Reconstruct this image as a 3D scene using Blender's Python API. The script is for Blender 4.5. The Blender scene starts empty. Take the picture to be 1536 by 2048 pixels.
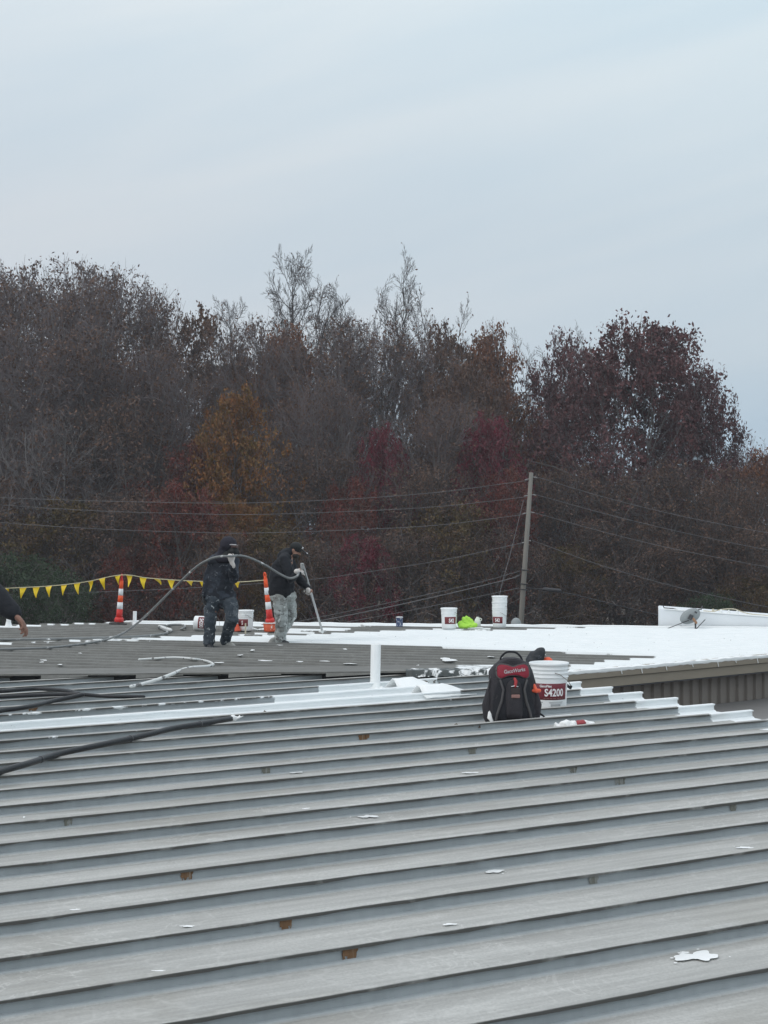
import bpy, bmesh, math, random
import numpy as np
from mathutils import Vector, Matrix, noise as mnoise

rng = random.Random(7)
sc = bpy.context.scene
COL = sc.collection
R = math.radians

# ------------------------------------------------------------------ camera
F = 3000.0
CZ = 8.0
PIT = math.atan(40.0 / F)
cam_data = bpy.data.cameras.new("camera")
cam = bpy.data.objects.new("camera", cam_data)
COL.objects.link(cam)
cam.location = (0, 0, CZ)
cam.rotation_euler = (R(90) + PIT, 0, 0)
cam_data.sensor_width = 36.0
cam_data.lens = F / 2048 * 36
cam_data.clip_start = 0.05
cam_data.clip_end = 3000
sc.camera = cam

# ------------------------------------------------------------------ world
SUN_EL, SUN_AZ = R(34), R(-125)          # high and behind the left shoulder, through cloud
world = bpy.data.worlds.new("World")
sc.world = world
world.use_nodes = True
nt = world.node_tree
nt.nodes.clear()
N = nt.nodes.new
L = nt.links.new
out = N("ShaderNodeOutputWorld")
bg = N("ShaderNodeBackground")
bg.inputs[1].default_value = 0.1
sky = N("ShaderNodeTexSky")
sky.sky_type = 'NISHITA'
sky.sun_disc = False
sky.sun_elevation = SUN_EL
sky.sun_rotation = SUN_AZ
sky.air_density = 1.0
sky.dust_density = 2.0
tc = N("ShaderNodeTexCoord")
sep = N("ShaderNodeSeparateXYZ")
L(tc.outputs["Generated"], sep.inputs[0])
ramp = N("ShaderNodeValToRGB")           # overcast deck: brighter towards the zenith
cr = ramp.color_ramp
cr.elements[0].position = 0.0
cr.elements[0].color = (.40, .54, .66, 1)
cr.elements[1].position = 1.0
cr.elements[1].color = (1.30, 1.36, 1.40, 1)
for p, c in ((.055, (.48, .585, .675)), (.11, (.56, .635, .69)), (.20, (.595, .675, .725)), (.33, (.685, .785, .83)), (.6, (.98, 1.05, 1.10))):
    e = cr.elements.new(p)
    e.color = (*c, 1)
L(sep.outputs[2], ramp.inputs[0])
# thin streaks of cloud: long soft bands across the dome, rising to the right
mp = N("ShaderNodeMapping")
mp.vector_type = 'TEXTURE'
mp.inputs["Rotation"].default_value = (0, R(-15), 0)
mp.inputs["Scale"].default_value = (1.0, 1.0, .17)
L(tc.outputs["Generated"], mp.inputs[0])
nz = N("ShaderNodeTexNoise")
nz.inputs["Scale"].default_value = 2.0
nz.inputs["Detail"].default_value = 4
nz.inputs["Roughness"].default_value = .45
nz.inputs["Distortion"].default_value = .3
L(mp.outputs[0], nz.inputs["Vector"])
cl = N("ShaderNodeValToRGB")
cl.color_ramp.elements[0].position = .33
cl.color_ramp.elements[0].color = (.875, .925, .965, 1)
cl.color_ramp.elements[1].position = .7
cl.color_ramp.elements[1].color = (1.09, 1.045, 1.02, 1)
L(nz.outputs[0], cl.inputs[0])
mul = N("ShaderNodeMixRGB"); mul.blend_type = 'MULTIPLY'; mul.inputs[0].default_value = 1
L(ramp.outputs[0], mul.inputs[1]); L(cl.outputs[0], mul.inputs[2])
side = N("ShaderNodeValToRGB")           # a trace of warmth to the left, bluer to the right
side.color_ramp.elements[0].position = .36
side.color_ramp.elements[0].color = (1.045, 1.0, .995, 1)
side.color_ramp.elements[1].position = .64
side.color_ramp.elements[1].color = (.975, .995, 1.01, 1)
xm_ = N("ShaderNodeMath"); xm_.operation = 'MULTIPLY_ADD'; xm_.inputs[1].default_value = .5; xm_.inputs[2].default_value = .5
L(sep.outputs[0], xm_.inputs[0]); L(xm_.outputs[0], side.inputs[0])
mul2 = N("ShaderNodeMixRGB"); mul2.blend_type = 'MULTIPLY'; mul2.inputs[0].default_value = 1
L(mul.outputs[0], mul2.inputs[1]); L(side.outputs[0], mul2.inputs[2])
ten = N("ShaderNodeMixRGB"); ten.blend_type = 'MULTIPLY'; ten.inputs[0].default_value = 1
ten.inputs[2].default_value = (10, 10, 10, 1)
L(mul2.outputs[0], ten.inputs[1])
mixs = N("ShaderNodeMixRGB"); mixs.inputs[0].default_value = .94
L(sky.outputs[0], mixs.inputs[1]); L(ten.outputs[0], mixs.inputs[2])
L(mixs.outputs[0], bg.inputs[0]); L(bg.outputs[0], out.inputs[0])

# ------------------------------------------------------------------ sun (veiled by cloud)
sd = bpy.data.lights.new("sun", 'SUN')
sd.energy = 0.5
sd.angle = R(25)
sd.color = (1, .97, .93)
sun = bpy.data.objects.new("sun", sd)
COL.objects.link(sun)
sdir = Vector((math.sin(SUN_AZ) * math.cos(SUN_EL), math.cos(SUN_AZ) * math.cos(SUN_EL), math.sin(SUN_EL)))
sun.rotation_euler = (-sdir).to_track_quat('-Z', 'Y').to_euler()
sun.location = (0, -20, 40)

vs = sc.view_settings
vs.view_transform = 'Standard'
vs.look = 'None'
vs.gamma = 1
vs.use_curve_mapping = False
vs.exposure = 0.1
sc.cycles.max_bounces = 6
sc.cycles.transparent_max_bounces = 8
sc.cycles.volume_bounces = 0
HAZE = .00060

# ------------------------------------------------------------------ geometry of the view
CP, SP = math.cos(PIT), math.sin(PIT)


def ray(u, v):
    xc, yc = (u - 768) / F, (1024 - v) / F
    y = CP - yc * SP
    return Vector((xc / y, 1, (SP + yc * CP) / y))


def at(u, v, Y):
    return Vector((0, 0, CZ)) + ray(u, v) * Y


TH = R(27.37)
CT, ST = math.cos(TH), math.sin(TH)
PITCH = .44
SEAM_H = .056
NA, NB, NH = .00818, .01232, CZ - 1.4705
FZ = CZ - 1.82


def ntop(X, Y):
    return NH + NA * X + NB * Y


def PN(s, t, h=0.0):
    """point on the near roof: s along the seams, t across them, h above the pan"""
    X, Y = CT * s - ST * t, ST * s + CT * t
    return Vector((X, Y, ntop(X, Y) - SEAM_H + h))


def onN(u, v, h=0.0):
    d = ray(u, v)
    H = NH - SEAM_H + h
    Y = (H - CZ) / (d.z - NA * d.x - NB)
    return Vector((0, 0, CZ)) + d * Y


def onF(u, v, h=0.0):
    d = ray(u, v)
    return Vector((0, 0, CZ)) + d * ((FZ + h - CZ) / d.z)


def st_of(p):
    return CT * p.x + ST * p.y, -ST * p.x + CT * p.y


def proj(P):
    P = np.asarray(P, float)
    x, y, z = P[:, 0], P[:, 1], P[:, 2] - CZ
    dep = y * CP + z * SP
    dep = np.where(dep < .05, .05, dep)
    up = -y * SP + z * CP
    return 768 + F * x / dep, 1024 - F * up / dep


# ------------------------------------------------------------------ object helpers
def link(o, parent=None):
    COL.objects.link(o)
    if parent:
        o.parent = parent
    return o


def tag(o, label=None, cat=None, group=None, kind=None):
    if label: o['label'] = label
    if cat: o['category'] = cat
    if group: o['group'] = group
    if kind: o['kind'] = kind
    return o


def empty(name, loc=(0, 0, 0), label=None, cat=None, group=None, rz=0):
    o = bpy.data.objects.new(name, None)
    o.location = loc
    o.rotation_euler = (0, 0, rz)
    o.empty_display_size = .1
    link(o)
    return tag(o, label, cat, group)


def mesh_obj(name, verts, faces, mat, parent=None, smooth=False, mats=None, mi=None):
    me = bpy.data.meshes.new(name)
    me.from_pydata([tuple(v) for v in verts], [], faces)
    for m in (mats or [mat]):
        me.materials.append(m)
    if mi is not None:
        me.polygons.foreach_set("material_index", np.asarray(mi, dtype=np.int32))
    if smooth:
        me.polygons.foreach_set("use_smooth", np.ones(len(me.polygons), dtype=bool))
    me.update()
    return link(bpy.data.objects.new(name, me), parent)


def bm_obj(name, bm, mat, parent=None, smooth=False, mats=None):
    me = bpy.data.meshes.new(name)
    bmesh.ops.recalc_face_normals(bm, faces=bm.faces[:])
    bm.to_mesh(me)
    bm.free()
    for m in (mats or [mat]):
        me.materials.append(m)
    if smooth:
        me.polygons.foreach_set("use_smooth", np.ones(len(me.polygons), dtype=bool))
    return link(bpy.data.objects.new(name, me), parent)


def copy_tree(o, parent=None):
    c = o.copy()
    COL.objects.link(c)
    if parent: c.parent = parent
    for ch in list(o.children):
        copy_tree(ch, c)
    return c


def frame(d):
    d = Vector(d).normalized()
    a = Vector((0, 0, 1)) if abs(d.z) < .9 else Vector((1, 0, 0))
    x = d.cross(a).normalized()
    return x, d.cross(x).normalized()


def bm_tube(bm, pts, rad, seg=8, caps=True, flat=1.0, side=None):
    """swept tube with rounded ends; rad: number or list"""
    pts = [Vector(p) for p in pts]
    n = len(pts)
    rads = [rad] * n if isinstance(rad, (int, float)) else list(rad)
    P, RR = [], []
    if caps:
        d0 = (pts[0] - pts[1]).normalized()
        d1 = (pts[-1] - pts[-2]).normalized()
        for f_, g in ((.98, .25), (.75, .68)):
            P.append(pts[0] + d0 * rads[0] * f_); RR.append(rads[0] * g)
        P += pts; RR += rads
        for f_, g in ((.75, .68), (.98, .25)):
            P.append(pts[-1] + d1 * rads[-1] * f_); RR.append(rads[-1] * g)
    else:
        P, RR = pts, rads
    rings = []
    px = None
    for i, p in enumerate(P):
        a, b = P[max(0, i - 1)], P[min(len(P) - 1, i + 1)]
        d = (b - a)
        if d.length < 1e-9: d = Vector((0, 0, 1))
        d.normalize()
        if px is None:
            if side is not None:
                x = Vector(side); x = (x - d * x.dot(d)).normalized()
            else:
                x, _ = frame(d)
        else:
            x = (px - d * px.dot(d))
            x = x.normalized() if x.length > 1e-6 else frame(d)[0]
        px = x
        y = d.cross(x)
        rings.append([bm.verts.new(p + (x * math.cos(2 * math.pi * k / seg) + y * math.sin(2 * math.pi * k / seg) * flat) * RR[i]) for k in range(seg)])
    for A, B in zip(rings, rings[1:]):
        for k in range(seg):
            bm.faces.new((A[k], A[(k + 1) % seg], B[(k + 1) % seg], B[k]))
    bm.faces.new(rings[0][::-1])
    bm.faces.new(rings[-1])
    return rings


def bm_ball(bm, c, rx, ry=None, rz=None, seg=12, rot=None):
    ry = ry or rx; rz = rz or rx
    M = Matrix.Translation(Vector(c))
    if rot: M = M @ rot
    M = M @ Matrix.Diagonal((rx, ry, rz, 1))
    return bmesh.ops.create_uvsphere(bm, u_segments=seg, v_segments=max(6, seg // 2 + 2), radius=1, matrix=M)['verts']


def bm_box(bm, c, sx, sy, sz, rot=None, bev=0):
    M = Matrix.Translation(Vector(c))
    if rot: M = M @ rot
    M = M @ Matrix.Diagonal((sx, sy, sz, 1))
    r = bmesh.ops.create_cube(bm, size=1, matrix=M)['verts']
    if bev:
        es = list({e for v in r for e in v.link_edges})
        bmesh.ops.bevel(bm, geom=es, offset=bev, segments=2, affect='EDGES', profile=.5)
    return r


def bm_lathe(bm, prof, seg=32, a0=0, a1=2 * math.pi, close=None):
    full = abs(a1 - a0 - 2 * math.pi) < 1e-6
    n = seg if full else seg + 1
    rings = []
    for r, z in prof:
        if r < 1e-6:
            rings.append([bm.verts.new((0, 0, z))] * n)
        else:
            rings.append([bm.verts.new((r * math.cos(a0 + (a1 - a0) * k / seg), r * math.sin(a0 + (a1 - a0) * k / seg), z)) for k in range(n)])
    for A, B in zip(rings, rings[1:]):
        for k in range(n if full else n - 1):
            j = (k + 1) % n
            vs_ = []
            for q in (A[k], A[j], B[j], B[k]):
                if q not in vs_: vs_.append(q)
            if len(vs_) > 2:
                bm.faces.new(vs_)
    return rings


def spline(pts, sub=8):
    pts = [Vector(p) for p in pts]
    P = [pts[0] * 2 - pts[1]] + pts + [pts[-1] * 2 - pts[-2]]
    o = []
    for i in range(1, len(P) - 2):
        for k in range(sub):
            t = k / sub
            a, b, c, d = P[i - 1], P[i], P[i + 1], P[i + 2]
            o.append(.5 * ((2 * b) + (c - a) * t + (2 * a - 5 * b + 4 * c - d) * t * t + (3 * b - a - 3 * c + d) * t ** 3))
    o.append(pts[-1])
    return o


def remesh(name, bm, voxel, mat, parent=None, smooth=4, wrinkle=0, wscale=9, mats=None):
    """union of closed pieces as one continuous skin"""
    bmesh.ops.recalc_face_normals(bm, faces=bm.faces[:])
    me = bpy.data.meshes.new("skin")
    bm.to_mesh(me); bm.free()
    o = bpy.data.objects.new("skin", me)
    COL.objects.link(o)
    m = o.modifiers.new("r", 'REMESH'); m.mode = 'VOXEL'; m.voxel_size = voxel
    if smooth:
        s = o.modifiers.new("s", 'SMOOTH'); s.iterations = smooth; s.factor = .5
    dg = bpy.context.evaluated_depsgraph_get()
    new = bpy.data.meshes.new_from_object(o.evaluated_get(dg))
    bpy.data.objects.remove(o)
    bpy.data.meshes.remove(me)
    new.name = name
    if wrinkle:
        n = len(new.vertices)
        for v in new.vertices:
            p = v.co * wscale
            q = mnoise.noise(Vector((p.x, p.y, p.z * 1.6))) + .5 * mnoise.noise(Vector((p.x * 2.3, p.y * 2.3, p.z * 4.1 + 9)))
            v.co += v.normal * q * wrinkle
    new.materials.clear()
    for q in (mats or [mat]):
        new.materials.append(q)
    new.polygons.foreach_set("use_smooth", np.ones(len(new.polygons), dtype=bool))
    return link(bpy.data.objects.new(name, new), parent)


# ------------------------------------------------------------------ materials
class NT:
    def __init__(s, m):
        s.t = m.node_tree
        s.b = s.t.nodes["Principled BSDF"]

    def n(s, typ, **kw):
        nd = s.t.nodes.new(typ)
        for k, v in kw.items():
            if k.startswith('i_'):
                nd.inputs[k[2:].replace('_', ' ')].default_value = v
            else:
                setattr(nd, k, v)
        return nd

    def l(s, a, b):
        s.t.links.new(a, b)

    def noise(s, vec, scale, detail=3, rough=.55, dist=0):
        nd = s.n("ShaderNodeTexNoise")
        nd.inputs["Scale"].default_value = scale
        nd.inputs["Detail"].default_value = detail
        nd.inputs["Roughness"].default_value = rough
        nd.inputs["Distortion"].default_value = dist
        if vec is not None: s.l(vec, nd.inputs["Vector"])
        return nd.outputs[0]

    def math(s, op, a, b=None, clamp=False):
        nd = s.n("ShaderNodeMath", operation=op, use_clamp=clamp)
        for i, x in enumerate((a, b)):
            if x is None: continue
            if isinstance(x, (int, float)): nd.inputs[i].default_value = x
            else: s.l(x, nd.inputs[i])
        return nd.outputs[0]

    def step(s, x, lo, hi):
        nd = s.n("ShaderNodeMapRange", clamp=True)
        nd.inputs[1].default_value = lo
        nd.inputs[2].default_value = hi
        s.l(x, nd.inputs[0])
        return nd.outputs[0]

    def mix(s, f, a, b, mode='MIX'):
        nd = s.n("ShaderNodeMixRGB", blend_type=mode)
        for i, x in zip((0, 1, 2), (f, a, b)):
            if isinstance(x, (int, float)): nd.inputs[i].default_value = x if i == 0 else (x, x, x, 1)
            elif isinstance(x, tuple): nd.inputs[i].default_value = (*x, 1)[:4]
            else: s.l(x, nd.inputs[i])
        return nd.outputs[0]

    def map(s, scale=(1, 1, 1), rot=(0, 0, 0), src="Object"):
        t = s.n("ShaderNodeTexCoord")
        m = s.n("ShaderNodeMapping")
        m.inputs["Scale"].default_value = scale
        m.inputs["Rotation"].default_value = rot
        s.l(t.outputs[src], m.inputs[0])
        return m.outputs[0]

    def bump(s, h, strength, dist=.01):
        nd = s.n("ShaderNodeBump")
        nd.inputs["Strength"].default_value = strength
        nd.inputs["Distance"].default_value = dist
        s.l(h, nd.inputs["Height"])
        s.l(nd.outputs[0], s.b.inputs["Normal"])


def mat(name, col, rough=.6, var=.12, scale=6, bump=.15, bscale=40, metal=0, spots=None, stretch=(1, 1, 1), spec=.4, coat2=None):
    m = bpy.data.materials.new(name)
    m.use_nodes = True
    t = NT(m)
    vec = t.map(stretch)
    a = t.noise(vec, scale, 4)
    f = t.math('MULTIPLY_ADD', a, 2 * var); t.t.nodes[-1].inputs[2].default_value = 1 - var
    c = t.mix(1, col, f, 'MULTIPLY')
    if coat2:
        c = t.mix(t.step(t.noise(vec, coat2[1], 5, .65), coat2[2], coat2[2] + .12), c, coat2[0])
    if spots:
        for sp in (spots if isinstance(spots, list) else [spots]):
            k = t.step(t.noise(vec, sp[1], 5, .6, .4), sp[2], sp[2] + .05)
            c = t.mix(k, c, sp[0])
    t.l(c, t.b.inputs["Base Color"])
    t.b.inputs["Roughness"].default_value = rough
    t.b.inputs["Metallic"].default_value = metal
    t.b.inputs["Specular IOR Level"].default_value = spec
    if bump:
        t.bump(t.noise(vec, bscale, 3), bump)
    return m


def roof_mat(name, col, angle, coat_noise=9.0, streak=1.0, side=None):
    """weathered sheet metal with the white coating where the point attribute coat says so"""
    m = bpy.data.materials.new(name)
    m.use_nodes = True
    t = NT(m)
    vec = t.map((1, 1, 1), (0, 0, -angle))
    lng = t.n("ShaderNodeMapping"); lng.inputs["Scale"].default_value = (.7, 6, 6); t.l(vec, lng.inputs[0])
    lng2 = t.n("ShaderNodeMapping"); lng2.inputs["Scale"].default_value = (1.2, 22, 22); t.l(vec, lng2.inputs[0])
    big = t.noise(lng.outputs[0], 1.1, 4)
    fine = t.noise(vec, 90, 3, .7)
    strk = t.noise(lng2.outputs[0], 1.6, 4, .6)
    c = t.mix(t.step(big, .3, .72), tuple(x * .76 for x in col), tuple(min(1, x * 1.10) for x in col))
    c = t.mix(t.math('MULTIPLY', t.step(strk, .46, .66), .30 * streak), c, tuple(x * 1.35 for x in col))
    c = t.mix(t.math('MULTIPLY', t.step(strk, .5, .28), .25 * streak), c, tuple(x * .66 for x in col))
    c = t.mix(t.math('MULTIPLY', t.step(fine, .38, .68), .42), c, tuple(x * .58 for x in col))
    stain = t.noise(vec, .75, 6, .68, .6)       # old water stains
    c = t.mix(t.math('MULTIPLY', t.step(stain, .50, .64), .34), c, tuple(x * q_ for x, q_ in zip(col, (.60, .57, .52))))
    edge = t.math('ABSOLUTE', t.math('SUBTRACT', t.noise(vec, 1.3, 4, .6), .47))
    c = t.mix(t.math('MULTIPLY', t.step(edge, .014, .0), .16), c, tuple(min(1, x * 1.5) for x in col))
    spk = t.noise(vec, 34, 3, .6)
    c = t.mix(t.math('MULTIPLY', t.step(spk, .66, .74), .35), c, tuple(x * .45 for x in col))
    swirl = t.noise(vec, 2.1, 5, .55, 2.2)     # pale scuffs where feet and hoses dragged
    k = t.math('ABSOLUTE', t.math('SUBTRACT', swirl, .5))
    k = t.math('MULTIPLY', t.step(k, .012, .0), .42)
    k = t.math('MULTIPLY', k, t.step(t.noise(vec, .9, 3), .48, .62))
    c = t.mix(k, c, tuple(min(1, x * 1.5) for x in col))
    if side:                               # upright faces take a bluer, darker grey
        ar = t.n("ShaderNodeAttribute", attribute_name="riser")
        mot = t.n("ShaderNodeMapping"); mot.inputs["Scale"].default_value = (9, 9, 1.2); t.l(vec, mot.inputs[0])
        c = t.mix(ar.outputs["Fac"], c, t.mix(t.noise(mot.outputs[0], 2.5, 4, .6), tuple(x * .86 for x in side), tuple(x * 1.14 for x in side)))
    at_ = t.n("ShaderNodeAttribute", attribute_name="dirt_shade")  # dirt, plus shade painted along the seam lips
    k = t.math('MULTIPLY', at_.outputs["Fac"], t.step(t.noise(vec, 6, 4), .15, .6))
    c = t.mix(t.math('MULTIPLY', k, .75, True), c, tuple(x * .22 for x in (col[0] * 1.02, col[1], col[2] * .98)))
    co = t.n("ShaderNodeAttribute", attribute_name="coat")
    w = t.math('ADD', co.outputs["Fac"], t.math('MULTIPLY', t.math('SUBTRACT', t.noise(vec, coat_noise, 5, .62), .5), 1.1))
    w = t.step(w, .47, .55)
    hole = t.step(t.noise(vec, 24, 5, .68), .335, .29)
    w2 = t.math('MULTIPLY', w, t.math('SUBTRACT', 1.0, t.math('MULTIPLY', hole, .8)))
    white = t.mix(t.noise(vec, 3.5, 3), (.75, .79, .80), (.86, .88, .88))
    c = t.mix(w2, c, white)
    t.l(c, t.b.inputs["Base Color"])
    rg = t.mix(w2, .58, .42)
    t.l(rg, t.b.inputs["Roughness"])
    t.b.inputs["Specular IOR Level"].default_value = .14
    h = t.math('ADD', t.math('MULTIPLY', t.noise(vec, 160, 2), .3), t.math('ADD', t.math('MULTIPLY', w2, .8), t.math('MULTIPLY', t.noise(vec, 14, 3), .9)))
    t.bump(h, .25, .004)
    return m


M = {}
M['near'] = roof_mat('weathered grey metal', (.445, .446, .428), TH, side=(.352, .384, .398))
M['far'] = roof_mat('weathered taupe metal', (.235, .238, .226), R(90) + math.atan2(3256, 1000), 2.5, .6)
M['cap'] = roof_mat('dull flashing metal', (.215, .216, .204), TH)
M['white_coat'] = mat('white roof coating', (.84, .86, .855), .45, .06, 5, .2, 30)
M['splat'] = mat('wet white coating', (.86, .875, .87), .35, .04, 9, .3, 25)
M['fascia'] = mat('brown painted fascia', (.285, .248, .195), .55, .14, 3, .1, 30, stretch=(1, 1, 3), spots=((.75, .75, .72), 9, .735))
M['wallbrown'] = mat('brown wall cladding', (.215, .188, .165), .55, .18, 2.5, .1, 30, stretch=(3, 3, .6))
M['soffit'] = mat('dark soffit metal', (.075, .075, .08), .6)
M['dark_gap'] = mat('slot shade', (.06, .064, .07), .8)  # flat dark colour standing in for shade under the flashing
M['rust'] = mat('rust', (.185, .105, .056), .9, .4, 30, .3, 90, spots=[((.085, .045, .025), 26, .60), ((.26, .20, .15), 9, .55)], stretch=(4, 4, .35))
M['grime'] = mat('grey green grime', (.175, .175, .15), .9, .3, 40, .3, 90, spots=((.27, .275, .26), 16, .5), stretch=(3, 3, .5))
M['hose'] = mat('black rubber hose', (.013, .015, .018), .38, .2, 8, .2, 60, spots=((.75, .76, .75), 16, .70))
M['hose_grey'] = mat('grey hose with overspray', (.20, .21, .21), .6, .25, 9, .2, 60, spots=[((.72, .73, .72), 7, .60), ((.03, .03, .03), 6, .68)])
M['hose_white'] = mat('hose crusted with white coating', (.66, .68, .67), .6, .2, 9, .3, 40, spots=((.16, .16, .16), 9, .57))
M['bucket'] = mat('white plastic', (.83, .855, .86), .35, .03, 4, .05, 20)
M['bucket_used'] = mat('white plastic with drips', (.80, .82, .82), .4, .06, 6, .15, 20, spots=((.45, .46, .47), 10, .68))
M['label'] = mat('maroon label', (.16, .018, .030), .4, .08, 5, .05, 20)
M['label_far'] = mat('faded maroon label', (.17, .028, .034), .5, .1, 5, .05, 20)
M['print'] = mat('white print', (.82, .80, .80), .5, .02, 4, 0)
M['greyprint'] = mat('grey print', (.42, .44, .45), .5, .1, 30, 0)
M['steel'] = mat('galvanised wire', (.28, .25, .23), .45, .2, 20, .1, 40, metal=.6)
M['black'] = mat('black nylon', (.013, .014, .019), .75, .25, 10, .5, 140)
M['black2'] = mat('grey black nylon', (.030, .028, .033), .75, .5, 9, .5, 140)
M['trim'] = mat('charcoal piping', (.075, .072, .074), .6, .15, 8, .3, 90)
M['red'] = mat('red fabric', (.25, .018, .036), .7, .2, 8, .4, 140)
M['redtag'] = mat('red strap', (.38, .04, .045), .6)
M['patch'] = mat('dusty pink patch', (.30, .17, .15), .8)
M['patch2'] = mat('dark brown patch', (.05, .04, .04), .8)
M['orange'] = mat('orange plastic', (.78, .12, .055), .45, .08, 5, .05, 20)
M['orange_post'] = mat('fluorescent orange post', (.80, .10, .025), .45, .1, 5, .05, 20)
M['red_post'] = mat('red orange rubber', (.62, .035, .03), .5, .1, 5, .05, 20)
M['reflect'] = mat('white reflective sheeting', (.78, .80, .81), .4, .05, 6, 0)
M['rubber'] = mat('black rubber', (.03, .03, .03), .7)
M['rope'] = mat('pale rope', (.55, .50, .33), .8)
M['yellow'] = mat('yellow vinyl', (.80, .56, .015), .45, .08, 6, .1, 20)
M['lime'] = mat('lime hi vis cloth', (.40, .72, .08), .7, .15, 6, .3, 30)
M['jug'] = mat('milky plastic', (.76, .80, .72), .4, .05, 6, 0)
M['blue'] = mat('blue print on can', (.07, .10, .20), .4, .25, 14, 0, spots=((.55, .58, .62), 22, .56))
M['alu'] = mat('aluminium', (.62, .63, .64), .35, .05, 10, 0, metal=.7)
M['dish'] = mat('grey dish', (.27, .295, .30), .5, .1, 4, .05, 20)
M['darkmetal'] = mat('dark bracket metal', (.06, .062, .065), .5)
M['rustmetal'] = mat('rusty bracket', (.35, .20, .12), .7)
M['parapet'] = mat('white coated wall', (.74, .77, .79), .5, .07, 2.5, .15, 15, spots=((.55, .57, .58), 3.5, .66))
M['wood'] = mat('weathered pole wood', (.20, .19, .17), .85, .25, 3, .4, 25, stretch=(4, 4, .25))
M['wire'] = mat('wire', (.15, .15, .155), .6, .05, 2, 0)
M['cable'] = mat('dark cable', (.045, .045, .05), .6, .05, 2, 0)
M['porcelain'] = mat('insulator', (.30, .30, .295), .4)
M['skin'] = mat('skin', (.36, .205, .15), .55, .12, 14, .1, 60)
M['skin_dark'] = mat('brown skin', (.235, .125, .092), .55, .12, 22, .15, 60)
M['hair'] = mat('dark hair', (.02, .018, .016), .7)
M['hoodie'] = mat('black hoodie cloth', (.012, .014, .019), .85, .3, 6, .4, 70)
M['jacket'] = mat('dark blue work jacket', (.017, .021, .030), .85, .35, 6, .4, 70, spots=[((.13, .145, .165), 17, .60), ((.035, .045, .062), 5, .52)])
M['hood'] = mat('dark knit hood', (.021, .020, .030), .9, .2, 9, .5, 90)
M['pants_dark'] = mat('paint stained dark trousers', (.036, .048, .062), .85, .35, 6, .5, 60, spots=[((.10, .115, .13), 7, .56), ((.50, .53, .54), 17, .62)], coat2=((.075, .09, .105), 5, .48))
M['pants_light'] = mat('grey trousers caked with coating', (.40, .43, .42), .85, .25, 6, .5, 50, spots=[((.17, .17, .165), 15, .555), ((.64, .67, .66), 12, .585)], coat2=((.25, .26, .245), 8, .46))
M['boot'] = mat('boots with white overspray', (.33, .33, .31), .8, .4, 9, .3, 40, spots=((.06, .06, .055), 8, .58))
M['boot_dark'] = mat('dark stained boots', (.035, .037, .04), .8, .4, 9, .3, 40, spots=((.6, .6, .58), 12, .66))
M['glove'] = mat('white work glove', (.62, .58, .55), .85, .15, 16, .3, 60)
M['mask'] = mat('black face mask', (.010, .012, .013), .7)
M['goggle'] = mat('pale goggle rim', (.45, .44, .46), .4)
M['lens'] = mat('goggle lens', (.10, .06, .055), .2)
M['pole_metal'] = mat('dull spray pole', (.36, .37, .37), .45, .15, 12, .1, 40, metal=.3)
M['tan'] = mat('tan pvc', (.58, .53, .40), .5)
M['rag'] = mat('white rag', (.82, .83, .82), .8, .12, 14, .3, 60)
M['rag_red'] = mat('red glove palm', (.33, .05, .06), .6, .2, 14, .3, 60)
M['tarp'] = mat('dark crumpled film', (.03, .035, .037), .35, .3, 9, .4, 30, spots=((.7, .72, .72), 7, .66))
M['bundle'] = mat('black shell cloth', (.020, .024, .030), .55, .4, 7, .5, 40, spots=((.16, .18, .21), 9, .62))
M['film'] = mat('dark film smeared white', (.035, .045, .045), .35, .3, 9, .4, 30, spots=((.78, .80, .80), 6, .49))
M['leafdead'] = mat('dead leaves', (.10, .075, .05), .9)
M['ground'] = mat('leaf littered ground', (.075, .06, .045), .95, .35, .4, .3, 8)
M['asphalt'] = mat('asphalt', (.05, .05, .052), .9, .15, 3, .3, 30)
M['lowroof'] = mat('grey lower roof', (.17, .165, .16), .6, .12, 3, .1, 20)
M['bark'] = mat('grey bark', (.16, .147, .14), .95, .3, 1.5, 0)
M['bark_dark'] = mat('dark bark', (.075, .068, .066), .95, .3, 1.5, 0)
M['bark_pale'] = mat('pale bark', (.21, .20, .195), .95, .3, 1.5, 0)
M['twig'] = mat('grey brown twigs', (.145, .126, .130), .95, .25, .6, 0)
M['twig_dark'] = mat('dark understorey twigs', (.080, .070, .070), .95, .3, .6, 0)
M['twig_pale'] = mat('pale twigs', (.19, .178, .178), .95, .25, .6, 0)


def leaf_mat(name, c1, c2, c3=None):
    m = bpy.data.materials.new(name)
    m.use_nodes = True
    t = NT(m)
    vec = t.map()
    a = t.noise(vec, .55, 3, .6)
    b = t.noise(vec, 5.5, 3, .7)
    c = t.mix(t.step(a, .38, .62), c1, c2)
    if c3: c = t.mix(t.step(b, .5, .68), c, c3)
    c = t.mix(1, c, t.math('MULTIPLY_ADD', b, 1.1), 'MULTIPLY'); 
    for nd in t.t.nodes:
        if nd.type == 'MATH' and nd.operation == 'MULTIPLY_ADD': nd.inputs[2].default_value = .45
    t.l(c, t.b.inputs["Base Color"])
    t.b.inputs["Roughness"].default_value = .7
    t.b.inputs["Specular IOR Level"].default_value = .25
    return m


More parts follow.
